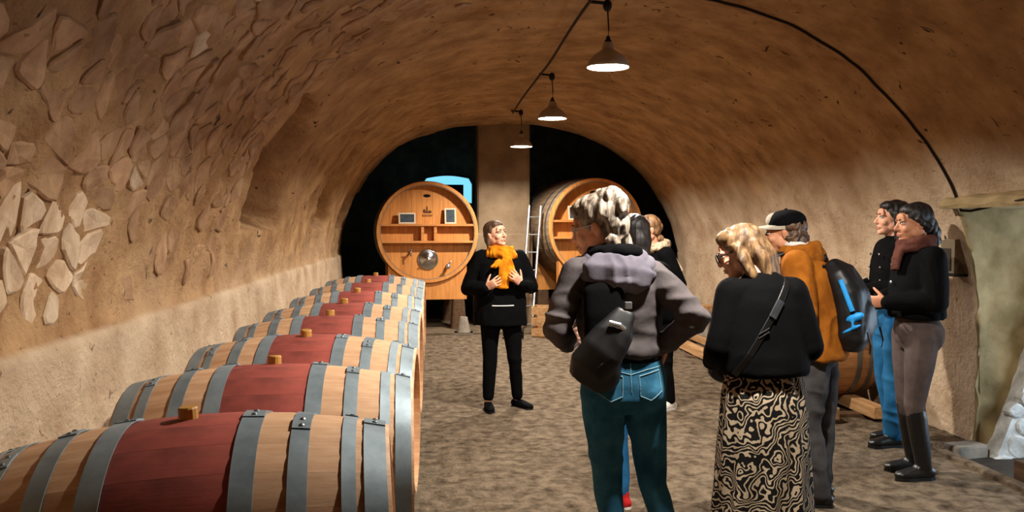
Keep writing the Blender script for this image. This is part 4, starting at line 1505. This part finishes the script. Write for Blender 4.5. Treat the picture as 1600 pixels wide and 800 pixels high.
# --- 2 the grey-haired woman with her back to us
def hoodie():
    f = Fig(hipx=0.0, lean=(0.045, 0.0), sh=[(0.158, 0.01, 1.375), (-0.158, 0.01, 1.375)], knee=[(0.062, 0.0, 0.46), (-0.142, -0.03, 0.47)], ank=[(0.02, 0.04, 0.085), (-0.255, 0.03, 0.085)], toe=[10, -14],
            el=[(0.300, 0.06, 1.165), (-0.270, 0.14, 1.20)], wr=[(0.205, -0.15, 1.07), (-0.165, 0.045, 1.08)],
            hand=[((-0.5, -0.85, 0.1), (-0.8, 0.4, 0), (0.2, -0.2, 0.9)), ((0.05, -0.75, -0.62), (1, 0, 0), (-0.1, 0.62, -0.6))],
            curl=[30, 14], head=(62, 14, 0), headoff=(0.03, -0.01, -0.015))
    r = person('grey-haired woman in a grey hoodie and blue jeans, seen from behind', (0.785, 3.50, 0), 183, 1.675, f)
    build_body(f, r, 'skin')
    jeans = garment('jeans', leg_parts(f, (0.096, 0.080, 0.057, 0.055, 0.042), 0.98, [(0.80, 0.10, 0.09, 0.015), (0.86, 0.172, 0.118, 0.015), (0.93, 0.180, 0.120, 0.012), (1.0, 0.170, 0.112, 0.005), (1.09, 0.155, 0.105, 0)]), 'denim', r, fold=0.0045, sc=(8, 8, 10))
    for sx in (1, -1):
        pk = [(sx * 0.035, 0.965), (sx * 0.125, 0.985), (sx * 0.135, 0.90), (sx * 0.085, 0.865), (sx * 0.038, 0.885), (sx * 0.035, 0.965)]
        project_seam(jeans, 'pocket_seam', pk, 'denim_stitch', r, 0.0022)
    project_seam(jeans, 'back_seam', [(0.0, 1.04), (0.002, 0.97), (0.0, 0.90)], 'denim_stitch', r, 0.0018)
    project_seam(jeans, 'yoke_seam', [(-0.14, 1.0), (-0.07, 0.99), (0.0, 0.972), (0.07, 0.99), (0.14, 1.0)], 'denim_stitch', r, 0.0018)
    P = top_parts(f, [(1.035, 0.168, 0.118, 0.004), (1.05, 0.174, 0.123, 0.004), (1.08, 0.168, 0.119, 0.002), (1.12, 0.165, 0.115, 0), (1.22, 0.176, 0.118, 0), (1.33, 0.190, 0.115, 0), (1.40, 0.160, 0.088, 0.008), (1.445, 0.085, 0.068, 0.012), (1.47, 0.068, 0.060, 0.012)], up=0.060, el=0.054, fore=0.048, cuff=0.040, reach=0.96, shb=0.067)
    garment('hoodie', P, 'grey_fleece', r, fold=0.009, sc=(7, 7, 17))
    # hood lying on the shoulders
    c = f.spine(1.42)
    P = []
    for k, (zz, rr, t) in enumerate(((1.45, 0.100, 0.024), (1.425, 0.128, 0.024), (1.395, 0.145, 0.018))):
        P.append(tube([(c[0] + rr * 1.10 * math.cos(a), c[1] + 0.02 + rr * 0.82 * math.sin(a), zz - 0.045 * (math.sin(a) > 0) * math.sin(a)) for a in np.linspace(-0.55, PI + 0.55, 22)], t, 10))
    P.append(tube([(c[0], c[1] + 0.085, 1.445), (c[0] + 0.005, c[1] + 0.118, 1.40), (c[0] + 0.012, c[1] + 0.122, 1.345), (c[0] + 0.016, c[1] + 0.116, 1.315)], [(0.10, 0.025), (0.150, 0.030), (0.135, 0.026), (0.085, 0.012)], 20, up=(0, 1, 0), sq=2.6))
    garment('hood', P, 'grey_panel', r, voxel=0.007, smooth=5, fold=0.010, sc=(17, 8, 3))
    P = [tube([(c[0] + 0.088 * math.cos(a), c[1] + 0.012 + 0.070 * math.sin(a), 1.462 + 0.01 * math.sin(a)) for a in np.linspace(0, 2 * PI, 24)], 0.030, 10)]
    garment('neck_warmer', P, 'black_knit', r, voxel=0.007, smooth=3, fold=0.006, sc=(20, 20, 20))
    garment('hem_band', [f.torso([(1.012, 0.160, 0.113, 0.003), (1.02, 0.168, 0.119, 0.003), (1.05, 0.168, 0.119, 0.003), (1.06, 0.16, 0.11, 0.003)])], 'black_cloth', r, fold=0.003)
    for i in (0, 1):
        shoe(f, i, r, 'leather', kind='boot')
    hp = [ell((0, 0.032, 0.055), (0.094, 0.105, 0.090), nu=20, nv=14), ell((0, 0.065, 0.0), (0.085, 0.07, 0.085)), ell((0, -0.015, 0.095), (0.075, 0.075, 0.045)),
          ell((0.02, 0.085, 0.110), (0.055, 0.052, 0.042)), ell((-0.025, 0.110, 0.085), (0.048, 0.045, 0.045)), ell((0.03, 0.12, 0.065), (0.045, 0.035, 0.045)), ell((0.0, 0.05, 0.128), (0.04, 0.035, 0.025)),
          strand([(0.06, 0.05, -0.05), (0.055, 0.075, -0.09), (0.04, 0.085, -0.12)], [0.03, 0.024, 0.012]), strand([(-0.05, 0.07, -0.05), (-0.06, 0.09, -0.10), (-0.075, 0.09, -0.135)], [0.03, 0.022, 0.012]), strand([(0.0, 0.085, -0.04), (0.0, 0.10, -0.10), (0.015, 0.10, -0.14)], [0.032, 0.024, 0.012])]
    hair(f, hp, 'hair_grey', r, fold=0.009, sc=(30, 30, 16))
    g = obj('glasses', mesh('glasses', *f.hx(join([tube([(sx * 0.078, 0.02, 0.014), (sx * 0.078, -0.04, 0.016), (sx * 0.066, -0.095, 0.014)], 0.0028, 6) for sx in (1, -1)] +
                  [tube([(sx * 0.036 + 0.028 * math.cos(a), -0.108 + 0.02 * abs(math.cos(a)) * (1 if sx * math.cos(a) > 0 else 0), 0.006 + 0.021 * math.sin(a)) for a in np.linspace(0, 2 * PI, 18)], 0.0022, 6) for sx in (1, -1)]))), 'blue_trim' if False else 'aluminium', r)
    return f, r

def project_seam(target, name, pts, mat, root, rad):
    """lay a thin stitched line on the back (+Y) of a garment: cast from behind onto its surface"""
    from mathutils.bvhtree import BVHTree
    me = target.data
    bvh = BVHTree.FromPolygons([v.co.copy() for v in me.vertices], [p.vertices[:] for p in me.polygons])
    P = []
    for i in range(len(pts) - 1):
        for k in range(6):
            t = k / 6
            P.append((pts[i][0] + (pts[i + 1][0] - pts[i][0]) * t, pts[i][1] + (pts[i + 1][1] - pts[i][1]) * t))
    P.append(pts[-1])
    W = []
    for x, z in P:
        h = bvh.ray_cast(Vector((x, 1.0, z)), Vector((0, -1, 0)))
        if h[0] is not None:
            W.append((x, h[0].y + rad * 0.3, z))
    if len(W) > 2:
        obj(name, mesh(name, *tube(W, rad, 6)), mat, root)
f2, r2 = hoodie()

def world_of(root, p):
    return Matrix.Translation(root.location) @ root.rotation_euler.to_matrix().to_4x4() @ Matrix.Diagonal((*root.scale, 1)) @ Vector(p)

# sling bag worn by the grey-haired woman (a thing of its own)
def sling_bag():
    s = r2.scale[0]
    b = empty('sling_bag', r2.location, r2.rotation_euler[2], s)
    tag(b, 'black sling bag with a reflective stripe on the grey-haired woman, strap over her back', 'bag')
    P = [tube([(0.035, 0.160, 1.24), (0.075, 0.175, 1.16), (0.135, 0.178, 1.08), (0.185, 0.165, 1.01), (0.215, 0.135, 0.965)], [(0.038, 0.026), (0.072, 0.040), (0.090, 0.048), (0.085, 0.045), (0.05, 0.03)], 16, up=(0.15, 1, 0.2), sq=3)]
    P.append(ell((0.135, 0.165, 1.00), (0.085, 0.045, 0.09)))
    bag = obj('pouch', folds(remesh(P, 0.008, 4), 0.004, (10, 10, 10)), 'nylon', b, smooth=True)
    obj('stripe', mesh('stripe', *tube([(0.035, 0.205, 1.155), (0.075, 0.221, 1.185), (0.115, 0.212, 1.195)], (0.010, 0.004), 8, up=(0, 1, 0))), 'aluminium', bag)
    obj('zip', mesh('zip', *tube([(0.10, 0.224, 1.07), (0.15, 0.220, 1.03), (0.19, 0.20, 0.99)], 0.004, 8)), 'black_metal', bag)
    # wide strap from the hip up to the left shoulder
    st = [tube([(0.03, 0.165, 1.18), (0.0, 0.160, 1.26), (-0.02, 0.150, 1.32)], [(0.040, 0.012), (0.06, 0.012), (0.055, 0.012)], 12, up=(0, 1, 0), sq=3)]
    obj('buckle', mesh('buckle', *box(0.015, 0.045, 0.175, 0.188, 1.245, 1.275, 0.004)), 'aluminium', b)
    V = [(0.055, 0.142, 1.17), (0.02, 0.150, 1.24), (0.05, 0.135, 1.33), (0.10, 0.118, 1.38)]
    obj('back_panel', remesh([tube([(0.12, 0.135, 0.98), (0.115, 0.140, 1.10), (0.112, 0.140, 1.22), (0.118, 0.128, 1.32), (0.12, 0.105, 1.38)], [(0.075, 0.02), (0.085, 0.022), (0.090, 0.022), (0.085, 0.022), (0.06, 0.02)], 14, up=(0, 1, 0), sq=3)], 0.008, 3), 'black_cloth', b, smooth=True)
sling_bag()

# --- 3 the woman in the fleece-lined black coat behind her
def behind_woman():
    f = Fig(knee=[(0.09, -0.01, 0.47), (-0.10, -0.02, 0.47)], ank=[(0.10, 0.03, 0.085), (-0.11, 0.0, 0.085)],
            el=[(0.235, 0.03, 1.12), (-0.235, 0.03, 1.12)], wr=[(0.17, -0.16, 1.02), (-0.17, -0.16, 1.02)],
            hand=[((-0.6, -0.7, 0), (0, 0.3, -1), (0, -0.3, 1)), ((0.6, -0.7, 0), (0, 0.3, -1), (0, -0.3, 1))], head=(-8, 6, 0), headoff=(0, -0.035, 0), lean=(0, -0.09))
    r = person('woman with light brown hair in a fleece-trimmed black coat and white sneakers', (1.93, 7.15, 0), -72, 1.63, f)
    build_body(f, r, 'skin')
    garment('trousers', leg_parts(f), 'black_cloth', r)
    garment('coat', top_parts(f, COAT, up=0.068, el=0.060, fore=0.054, cuff=0.044), 'black_cloth', r)
    P = [tube([(0.115 * math.cos(a), 0.012 - 0.09 + 0.105 * math.sin(a), 1.445 + 0.025 * math.sin(a)) for a in np.linspace(0, 2 * PI, 26)], 0.034, 10)]
    garment('fleece_collar', P, 'cream_fur', r, voxel=0.007, smooth=2, fold=0.012, sc=(30, 30, 30))
    for sx in (1, -1):
        obj('coat_trim', mesh('trim', *tube([(sx * 0.14, -0.03, 1.43), (sx * 0.205, -0.02, 1.38), (sx * 0.245, 0.05, 1.24)], 0.012, 8)), 'cream_fur', r)
    for i in (0, 1):
        shoe(f, i, r, 'white_rubber', 'white_rubber', 'sneaker', 'sneaker')
    hp = CAP + [ell((0, 0.105, 0.02), (0.045, 0.045, 0.045)), ell((0.03, 0.10, -0.08), (0.04, 0.03, 0.03)), ell((-0.03, 0.11, -0.09), (0.035, 0.03, 0.03))]
    hair(f, hp, 'hair_light', r)
behind_woman()

# --- 4 the person almost hidden behind the grey-haired woman
def hidden_person():
    f = Fig(knee=[(0.09, -0.02, 0.47), (-0.09, -0.02, 0.47)], ank=[(0.08, 0.02, 0.085), (-0.12, 0.02, 0.085)], toe=[6, -30],
            el=[(0.225, 0.02, 1.12), (-0.225, 0.02, 1.12)], wr=[(0.12, -0.18, 1.04), (-0.12, -0.18, 1.04)],
            hand=[((-0.7, -0.6, 0), (0, 0.3, -1), (0, -0.3, 1)), ((0.7, -0.6, 0), (0, 0.3, -1), (0, -0.3, 1))], head=(10, 6, 0))
    r = person('dark-haired person in jeans and red shoes, hidden behind the grey-haired woman', (1.10, 4.66, 0), 196, 1.60, f)
    build_body(f, r, 'skin')
    garment('jeans', leg_parts(f), 'denim_bright', r)
    garment('jacket', top_parts(f, COAT, up=0.064), 'black_cloth', r)
    for i in (0, 1):
        shoe(f, i, r, 'red_suede', 'white_rubber', 'sneaker', 'sneaker')
    hair(f, CAP + [ell((0, 0.085, -0.03), (0.065, 0.05, 0.09)), strand([(0, 0.08, -0.05), (0, 0.09, -0.14), (0, 0.085, -0.2)], [0.05, 0.045, 0.03])], 'hair_dark', r)
hidden_person()

# --- 5 the blond woman in the zebra skirt
def zebra():
    f = Fig(lean=(0.0, -0.03), hunch=-0.08, bulk=1.03, sh=[(0.138, 0.01, 1.36), (-0.138, 0.01, 1.36)], knee=[(0.08, -0.01, 0.47), (-0.08, -0.01, 0.47)], ank=[(0.085, 0.02, 0.085), (-0.085, 0.02, 0.085)],
            el=[(0.208, 0.02, 1.11), (-0.208, 0.02, 1.11)], wr=[(0.195, -0.17, 1.02), (-0.19, -0.17, 1.02)],
            hand=[((-0.5, -0.8, 0.1), (-0.8, 0.4, 0), (0, -0.2, 1)), ((0.5, -0.8, 0.1), (0.8, 0.4, 0), (0, -0.2, 1))], curl=[30, 30], head=(64, 20, 0), headoff=(0.035, -0.035, -0.03))
    r = person('blond woman in a black sweater and zebra-print skirt, looking down', (1.43, 3.62, 0), 178, 1.575, f)
    build_body(f, r, 'skin')
    def pleats(co):
        a = np.arctan2(co[:, 1], co[:, 0])
        t = np.clip((0.95 - co[:, 2]) / 0.8, 0, 1)
        return 0.012 * t * np.sin(a * 9 + 1.5 * np.sin(co[:, 2] * 6)) + 0.004 * np.sin(a * 17 + 2)
    garment('skirt', [f.torso([(0.16, 0.232, 0.215, 0.0), (0.4, 0.222, 0.195, 0.0), (0.7, 0.205, 0.165, 0.01), (0.88, 0.192, 0.142, 0.014), (1.0, 0.172, 0.118, 0.005), (1.06, 0.155, 0.108, 0)], 40, 2.0)], 'zebra', r, voxel=0.010, smooth=3, fold=0.0, fn=pleats)
    P = top_parts(f, [(0.985, 0.192, 0.146, 0.008), (1.005, 0.202, 0.154, 0.008), (1.08, 0.200, 0.152, 0.004), (1.18, 0.188, 0.142, 0), (1.30, 0.168, 0.128, 0), (1.39, 0.132, 0.098, 0.008), (1.44, 0.088, 0.07, 0.008), (1.46, 0.07, 0.06, 0.0)], up=0.074, el=0.068, fore=0.060, cuff=0.046, shb=0.078)
    garment('sweater', P, 'black_knit', r, fold=0.006, sc=(7, 7, 7))
    for i in (0, 1):
        shoe(f, i, r, 'leather', kind='boot')
    hp = [ell((0, 0.026, 0.052), (0.088, 0.100, 0.082), nu=20, nv=14), ell((0, 0.060, 0.0), (0.088, 0.068, 0.095)), ell((0, -0.02, 0.088), (0.075, 0.072, 0.044)),
          strand([(0, 0.085, 0.04), (0.0, 0.105, -0.06), (0.0, 0.095, -0.15), (0.0, 0.09, -0.185)], [(0.085, 0.04), (0.095, 0.045), (0.085, 0.04), (0.05, 0.02)]),
          strand([(0.080, 0.0, 0.05), (0.092, 0.015, -0.04), (0.090, 0.03, -0.12), (0.075, 0.035, -0.17)], [(0.03, 0.022), (0.04, 0.026), (0.035, 0.022), (0.014, 0.012)]),
          strand([(-0.080, 0.0, 0.05), (-0.092, 0.015, -0.04), (-0.090, 0.03, -0.12), (-0.075, 0.035, -0.17)], [(0.03, 0.022), (0.04, 0.026), (0.035, 0.022), (0.014, 0.012)]),
          strand([(0.05, 0.08, -0.10), (0.06, 0.095, -0.17), (0.05, 0.105, -0.21)], [0.03, 0.022, 0.010]), strand([(-0.04, 0.085, -0.10), (-0.055, 0.105, -0.18), (-0.075, 0.105, -0.215)], [0.03, 0.022, 0.010])]
    hair(f, hp, 'hair_blond', r, fold=0.005, sc=(34, 34, 5))
    obj('glasses', mesh('glasses', *f.hx(join([tube([(sx * 0.078, 0.02, 0.014), (sx * 0.078, -0.04, 0.016), (sx * 0.068, -0.100, 0.012)], 0.003, 6) for sx in (1, -1)] +
                  [tube([(sx * 0.036 + 0.030 * math.cos(a), -0.110, 0.004 + 0.024 * math.sin(a)) for a in np.linspace(0, 2 * PI, 18)], 0.003, 6) for sx in (1, -1)]))), 'black_metal', r)
    return f, r
f5, r5 = zebra()
def crossbody():
    b = empty('crossbody_bag', r5.location, r5.rotation_euler[2], r5.scale[0])
    tag(b, 'black crossbody bag with a shiny strap slide on the blond woman', 'bag')
    from mathutils.bvhtree import BVHTree
    me = [c for c in r5.children if c.name.startswith('sweater')][0].data
    bvh = BVHTree.FromPolygons([v.co.copy() for v in me.vertices], [p.vertices[:] for p in me.polygons])
    W = []
    for t in np.linspace(0, 1, 26):
        x, z = -0.105 + 0.30 * t, 1.43 - 0.47 * t
        h = bvh.ray_cast(Vector((x, 1, z)), Vector((0, -1, 0)))
        if h[0] is not None:
            W.append((x, h[0].y + 0.006, z))
    obj('strap', mesh('strap', *tube(W, (0.016, 0.003), 8, up=(0, 1, 0), sq=4)), 'leather', b)
    q = W[5]; q2 = W[9]
    obj('strap_slide', mesh('slide', *tube([(q[0], q[1] + 0.005, q[2]), (q2[0], q2[1] + 0.006, q2[2])], (0.019, 0.004), 8, up=(0, 1, 0), sq=4)), 'nylon_shiny', b)
    w = W[13]
    a = (w[0], w[1] + 0.005, w[2])
    obj('buckle', mesh('buckle', *join([tube([(a[0] - 0.03, a[1], a[2] + 0.012 + dz), (a[0] + 0.02, a[1], a[2] - 0.018 + dz)], (0.003, 0.003), 6) for dz in (0.0, 0.018)])), 'black_metal', b)
    obj('pouch', folds(remesh([ell((0.10, -0.20, 1.00), (0.11, 0.045, 0.08)), ell((0.10, -0.20, 0.97), (0.105, 0.045, 0.07))], 0.008, 3), 0.003), 'leather', b, smooth=True)
MAT['nylon_shiny'] = M('shiny_slide', (96, 98, 104), (60, 62, 66), rough=0.3, metal=0.5)
crossbody()

# --- 6 the man in the cap with the backpack
def capman():
    f = Fig(lean=(0, -0.07), hunch=-0.25, knee=[(0.10, -0.02, 0.47), (-0.10, 0.0, 0.47)], ank=[(0.10, 0.05, 0.085), (-0.11, 0.0, 0.085)],
            el=[(0.26, 0.0, 1.12), (-0.26, 0.02, 1.11)], wr=[(0.17, -0.24, 1.08), (-0.17, -0.24, 1.08)],
            hand=[((-0.6, -0.7, 0.1), (0, 0.3, -1), (0, -0.3, 1)), ((0.6, -0.7, 0.1), (0, 0.3, -1), (0, -0.3, 1))], head=(14, 4, 0), headoff=(0, -0.05, -0.035), bulk=1.10)
    r = person('man in a black cap and ochre jacket, facing left with a backpack', (2.16, 4.66, 0), -130, 1.655, f)
    build_body(f, r, 'skin_tan')
    garment('jeans', leg_parts(f, (0.098, 0.092, 0.072, 0.066, 0.060), 0.98), 'grey_denim', r, fold=0.008, sc=(9, 9, 9))
    P = top_parts(f, [(0.84, 0.188, 0.145, 0.005), (0.87, 0.195, 0.152, 0.005), (1.0, 0.195, 0.152, 0.0), (1.15, 0.195, 0.148, 0), (1.30, 0.195, 0.135, 0), (1.39, 0.165, 0.105, 0.008), (1.445, 0.095, 0.082, 0.008), (1.475, 0.078, 0.07, 0.0)], up=0.078, el=0.068, fore=0.060, cuff=0.048, shb=0.082)
    garment('jacket', P, 'ochre', r, fold=0.011, sc=(8, 8, 7))
    c = f.spine(1.43)
    P = [ell((c[0], c[1] + 0.085, 1.42), (0.125, 0.065, 0.085), (0.5, 0, 0)), tube([(c[0] + 0.105 * math.cos(a), c[1] + 0.005 + 0.095 * math.sin(a), 1.455 + 0.022 * math.sin(a)) for a in np.linspace(-0.9, PI + 0.9, 22)], 0.030, 10)]
    garment('hood', P, 'ochre', r, voxel=0.007, smooth=4, fold=0.008, sc=(14, 14, 8))
    garment('shirt_collar', [tube([(c[0] + 0.075 * math.cos(a), c[1] - 0.01 + 0.068 * math.sin(a), 1.485) for a in np.linspace(0, 2 * PI, 22)], (0.012, 0.022), 10)], 'shirt', r, voxel=0.005, smooth=2, fold=0)
    for i in (0, 1):
        shoe(f, i, r, 'leather', kind='boot')
    hp = [ell((0, 0.070, -0.015), (0.080, 0.055, 0.065)), ell((0.055, 0.050, -0.03), (0.032, 0.045, 0.050)), ell((-0.055, 0.050, -0.03), (0.032, 0.045, 0.050)), ell((0, 0.095, -0.065), (0.065, 0.035, 0.04)),
          ell((0.04, 0.095, -0.05), (0.035, 0.035, 0.04)), ell((-0.04, 0.10, -0.045), (0.035, 0.035, 0.04)), ell((0, 0.045, 0.04), (0.084, 0.085, 0.06))]
    hair(f, hp, 'hair_brown', r, fold=0.012, sc=(34, 34, 28))
    cp = obj('cap', remesh([f.hx(ell((0, 0.020, 0.075), (0.094, 0.112, 0.068), nu=20, nv=12)), f.hx(rings([(0, 0.02, 0.048, 0.094, 0.112), (0, 0.02, 0.078, 0.094, 0.112)], 28, 2.0))], 0.006, 3), 'black_cloth', r, smooth=True)
    V, F = [], []
    n = 18
    for i in range(n + 1):
        a = PI + PI * i / n
        for rr, z in ((0.088, 0.060), (0.150, 0.050 - 0.016 * math.cos(a) ** 2)):
            y = 0.015 + (rr if rr < 0.1 else 0.185) * math.sin(a)
            x = (rr if rr < .1 else 0.086) * math.cos(a)
            V += [(x, y, z), (x, y, z - 0.007)]
    for i in range(n):
        k = i * 4
        F += [(k, k + 4, k + 6, k + 2), (k + 1, k + 3, k + 7, k + 5), (k + 2, k + 6, k + 7, k + 3)]
    F += [(0, 2, 3, 1), (n * 4, n * 4 + 1, n * 4 + 3, n * 4 + 2)]
    obj('peak', mesh('peak', *f.hx((V, F))), 'cap_grey', cp)
    obj('front_panel', remesh([f.hx(ell((0, -0.048, 0.080), (0.060, 0.052, 0.050)))], 0.006, 2), 'cap_grey', cp, smooth=True)
    obj('button', mesh('btn', *f.hx(ell((0, 0.02, 0.144), (0.010, 0.010, 0.006)))), 'black_cloth', cp)
    return f, r
f6, r6 = capman()
def backpack():
    b = empty('backpack', r6.location, r6.rotation_euler[2], r6.scale[0])
    tag(b, 'black backpack with bright blue trim on the man in the ochre jacket', 'backpack')
    y0 = 0.105
    def yy(z): return f6.spine(z)[1] + y0
    P = [tube([(0, yy(0.95) + 0.085, 0.90), (0, yy(1.0) + 0.105, 0.97), (0, yy(1.1) + 0.105, 1.10), (0, yy(1.2) + 0.10, 1.22), (0, yy(1.32) + 0.075, 1.33), (0, yy(1.38) + 0.045, 1.385)],
              [(0.10, 0.05), (0.145, 0.08), (0.155, 0.085), (0.150, 0.082), (0.125, 0.065), (0.06, 0.04)], 18, up=(0, 1, 0), sq=3)]
    P.append(ell((0, yy(1.05) + 0.165, 1.06), (0.105, 0.05, 0.12)))
    bag = obj('bag', folds(remesh(P, 0.009, 4), 0.007, (9, 9, 9)), 'nylon', b, smooth=True)
    for sx in (1, -1):
        obj('shoulder_strap', mesh('st', *tube([(sx * 0.085, yy(1.35) + 0.02, 1.36), (sx * 0.10, yy(1.42) - 0.10, 1.468), (sx * 0.125, yy(1.42) - 0.22, 1.42), (sx * 0.15, yy(1.3) - 0.30, 1.28), (sx * 0.19, yy(1.2) - 0.24, 1.12), (sx * 0.185, yy(1.1) - 0.06, 1.03)], (0.024, 0.008), 8, up=(0.3, 0.3, 1))), 'nylon', b, smooth=True)
        obj('side_zip', mesh('sz', *tube([(sx * 0.158, yy(1.28) + 0.10, 1.30), (sx * 0.165, yy(1.2) + 0.12, 1.20), (sx * 0.165, yy(1.15) + 0.14, 1.13)], (0.014, 0.008), 8, up=(1, 0, 0))), 'blue_trim', bag)
        obj('side_pocket', remesh([ell((sx * 0.138, yy(1.1) + 0.14, 1.095), (0.026, 0.055, 0.024), (0.4, 0, 0)), ell((sx * 0.14, yy(1.05) + 0.12, 1.03), (0.022, 0.06, 0.011), (0.5, 0, 0)), tube([(sx*.155, yy(1.07)+.13, 1.09), (sx*.158, yy(1.05)+.13, 1.03)], 0.008, 8)], 0.006, 2), 'blue_trim', bag, smooth=True)
        obj('pull_cord', mesh('pc', *tube([(sx * 0.15, yy(1.0) + 0.20, 1.02), (sx * 0.155, yy(.95) + 0.215, 0.95), (sx * 0.15, yy(.9) + 0.21, 0.90)], 0.006, 6)), 'nylon', bag)
    obj('grab_loop', mesh('gl', *tube([(-0.03, yy(1.38) + 0.02, 1.395), (0, yy(1.38) + 0.02, 1.43), (0.03, yy(1.38) + 0.02, 1.395)], 0.008, 8)), 'nylon', b)
backpack()

# --- 7 and 8 the two dark-haired women at the right, facing left
def right_women():
    f = Fig(knee=[(0.09, -0.03, 0.47), (-0.09, 0.0, 0.47)], ank=[(0.09, -0.02, 0.085), (-0.10, 0.09, 0.085)], toe=[4, -6], lean=(0, 0.01),
            el=[(0.235, 0.0, 1.11), (-0.235, 0.0, 1.11)], wr=[(0.10, -0.235, 1.10), (-0.13, -0.22, 1.08)],
            hand=[((-0.75, -0.6, 0.1), (0.2, 0.2, -1), (0, -0.3, 1)), ((0.45, -0.85, 0.15), (0.3, 0.2, -1), (0, -0.2, 1))], curl=[32, 30], head=(-4, -2, 0), headoff=(0, -0.02, 0.0))
    r = person('long-haired woman in a studded black jacket and bright blue jeans, farther of the right pair', (3.26, 5.86, 0), -94, 1.72, f)
    build_body(f, r, 'skin')
    garment('jeans', leg_parts(f, (0.095, 0.084, 0.066, 0.066, 0.062), 0.96), 'denim_bright', r, fold=0.008, sc=(8, 8, 9))
    garment('jacket', top_parts(f, [(1.0, 0.172, 0.120, 0), (1.02, 0.180, 0.125, 0), (1.10, 0.178, 0.122, 0), (1.22, 0.182, 0.122, 0), (1.33, 0.180, 0.115, 0), (1.40, 0.150, 0.088, 0.008), (1.445, 0.085, 0.068, 0.012), (1.465, 0.068, 0.060, 0.012)], up=0.070, el=0.064, fore=0.056, cuff=0.044), 'black_cloth', r, fold=0.009)
    for x, z in ((0.07, 1.34), (0.085, 1.25), (0.09, 1.16)):
        for sx in (1, -1):
            obj('stud', mesh('stud', *ell((sx * x, -0.128, z), (0.010, 0.008, 0.010), nu=8, nv=6)), 'steel', r, smooth=True)
    for i in (0, 1):
        shoe(f, i, r, 'leather', kind='boot', name='ankle_boot')
    hp = CAP + [strand([(0, 0.085, 0.03), (0, 0.105, -0.08), (0, 0.10, -0.18), (0, 0.09, -0.26)], [(0.085, 0.045), (0.09, 0.05), (0.085, 0.045), (0.05, 0.025)]),
                strand([(0.080, 0.0, 0.05), (0.088, 0.02, -0.05), (0.085, 0.02, -0.16), (0.07, -0.01, -0.25)], [(0.03, 0.022), (0.036, 0.026), (0.036, 0.024), (0.018, 0.014)]),
                strand([(-0.080, 0.0, 0.05), (-0.088, 0.02, -0.05), (-0.085, 0.02, -0.16), (-0.07, -0.01, -0.25)], [(0.03, 0.022), (0.036, 0.026), (0.036, 0.024), (0.018, 0.014)]),
                ell((0, -0.03, 0.088), (0.066, 0.05, 0.036))]
    hair(f, hp, 'hair_dark', r, fold=0.006, sc=(30, 30, 6))
    f = Fig(knee=[(0.09, -0.045, 0.47), (-0.085, -0.01, 0.47)], ank=[(0.09, 0.02, 0.085), (-0.09, 0.045, 0.085)], toe=[2, -4], lean=(0, 0.015),
            el=[(0.245, 0.0, 1.12), (-0.245, 0.01, 1.12)], wr=[(0.085, -0.225, 1.105), (-0.10, -0.235, 1.085)],
            hand=[((-0.7, -0.65, -0.05), (0, 0.4, -1), (0, -0.3, 1)), ((0.55, -0.8, 0.05), (0, 0.4, -1), (0, -0.3, 1))], curl=[34, 30], head=(-2, 4, 0), headoff=(0, -0.025, 0.0))
    r = person('woman in a black jacket, taupe leggings and tall black boots, nearest the doorway', (2.985, 5.09, 0), -93, 1.68, f)
    build_body(f, r, 'skin_tan')
    garment('leggings', leg_parts(f, (0.100, 0.088, 0.062, 0.056, 0.046), 0.9, [(0.80, 0.10, 0.10, 0.02), (0.86, 0.172, 0.128, 0.022), (0.93, 0.176, 0.130, 0.022), (1.0, 0.158, 0.108, 0.008), (1.05, 0.145, 0.10, 0)]), 'taupe', r, fold=0.002)
    garment('jacket', top_parts(f, [(1.0, 0.192, 0.148, 0.006), (1.02, 0.195, 0.150, 0.006), (1.10, 0.188, 0.138, 0.003), (1.22, 0.186, 0.132, 0), (1.33, 0.182, 0.120, 0), (1.40, 0.152, 0.092, 0.008), (1.445, 0.09, 0.072, 0.012), (1.475, 0.072, 0.064, 0.01)], up=0.074, el=0.068, fore=0.060, cuff=0.046, shb=0.078), 'black_cloth', r, fold=0.006)
    for z in (1.33, 1.22, 1.11):
        obj('button', mesh('button', *ell((-0.03, -0.140 + (1.33 - z) * -0.05, z), (0.012, 0.008, 0.012), nu=10, nv=6)), 'aluminium', r, smooth=True)
    P = [tube([(0.092 * math.cos(a), -0.004 + 0.085 * math.sin(a), zz + 0.014 * math.sin(a + 0.4)) for a in np.linspace(0, 2 * PI, 24)], 0.030, 10) for zz in (1.445, 1.475)]
    P.append(tube([(0.0, -0.10, 1.44), (0.01, -0.130, 1.38), (0.02, -0.145, 1.30)], [(0.05, 0.02), (0.05, 0.02), (0.04, 0.015)], 10, up=(0, 1, 0)))
    garment('scarf', P, 'brown_wool', r, voxel=0.007, smooth=3, fold=0.007, sc=(20, 20, 12))
    for i in (0, 1):
        shoe(f, i, r, 'leather', kind='boot', name='tall_boot', shaft=0.92)
    hp = CAP + [ell((0, 0.10, -0.02), (0.06, 0.045, 0.06)), ell((0.0, 0.125, -0.06), (0.045, 0.042, 0.045)), strand([(0, 0.12, -0.07), (0.01, 0.135, -0.12), (0, 0.13, -0.16)], [0.035, 0.028, 0.012]), 
                strand([(-0.078, -0.01, 0.04), (-0.084, 0.02, 0.005), (-0.075, 0.07, -0.03)], [0.018, 0.02, 0.02]), strand([(0.078, -0.01, 0.04), (0.084, 0.02, 0.005), (0.075, 0.07, -0.03)], [0.018, 0.02, 0.02])]
    hair(f, hp, 'hair_dark', r, fold=0.005, sc=(30, 30, 8))
right_women()
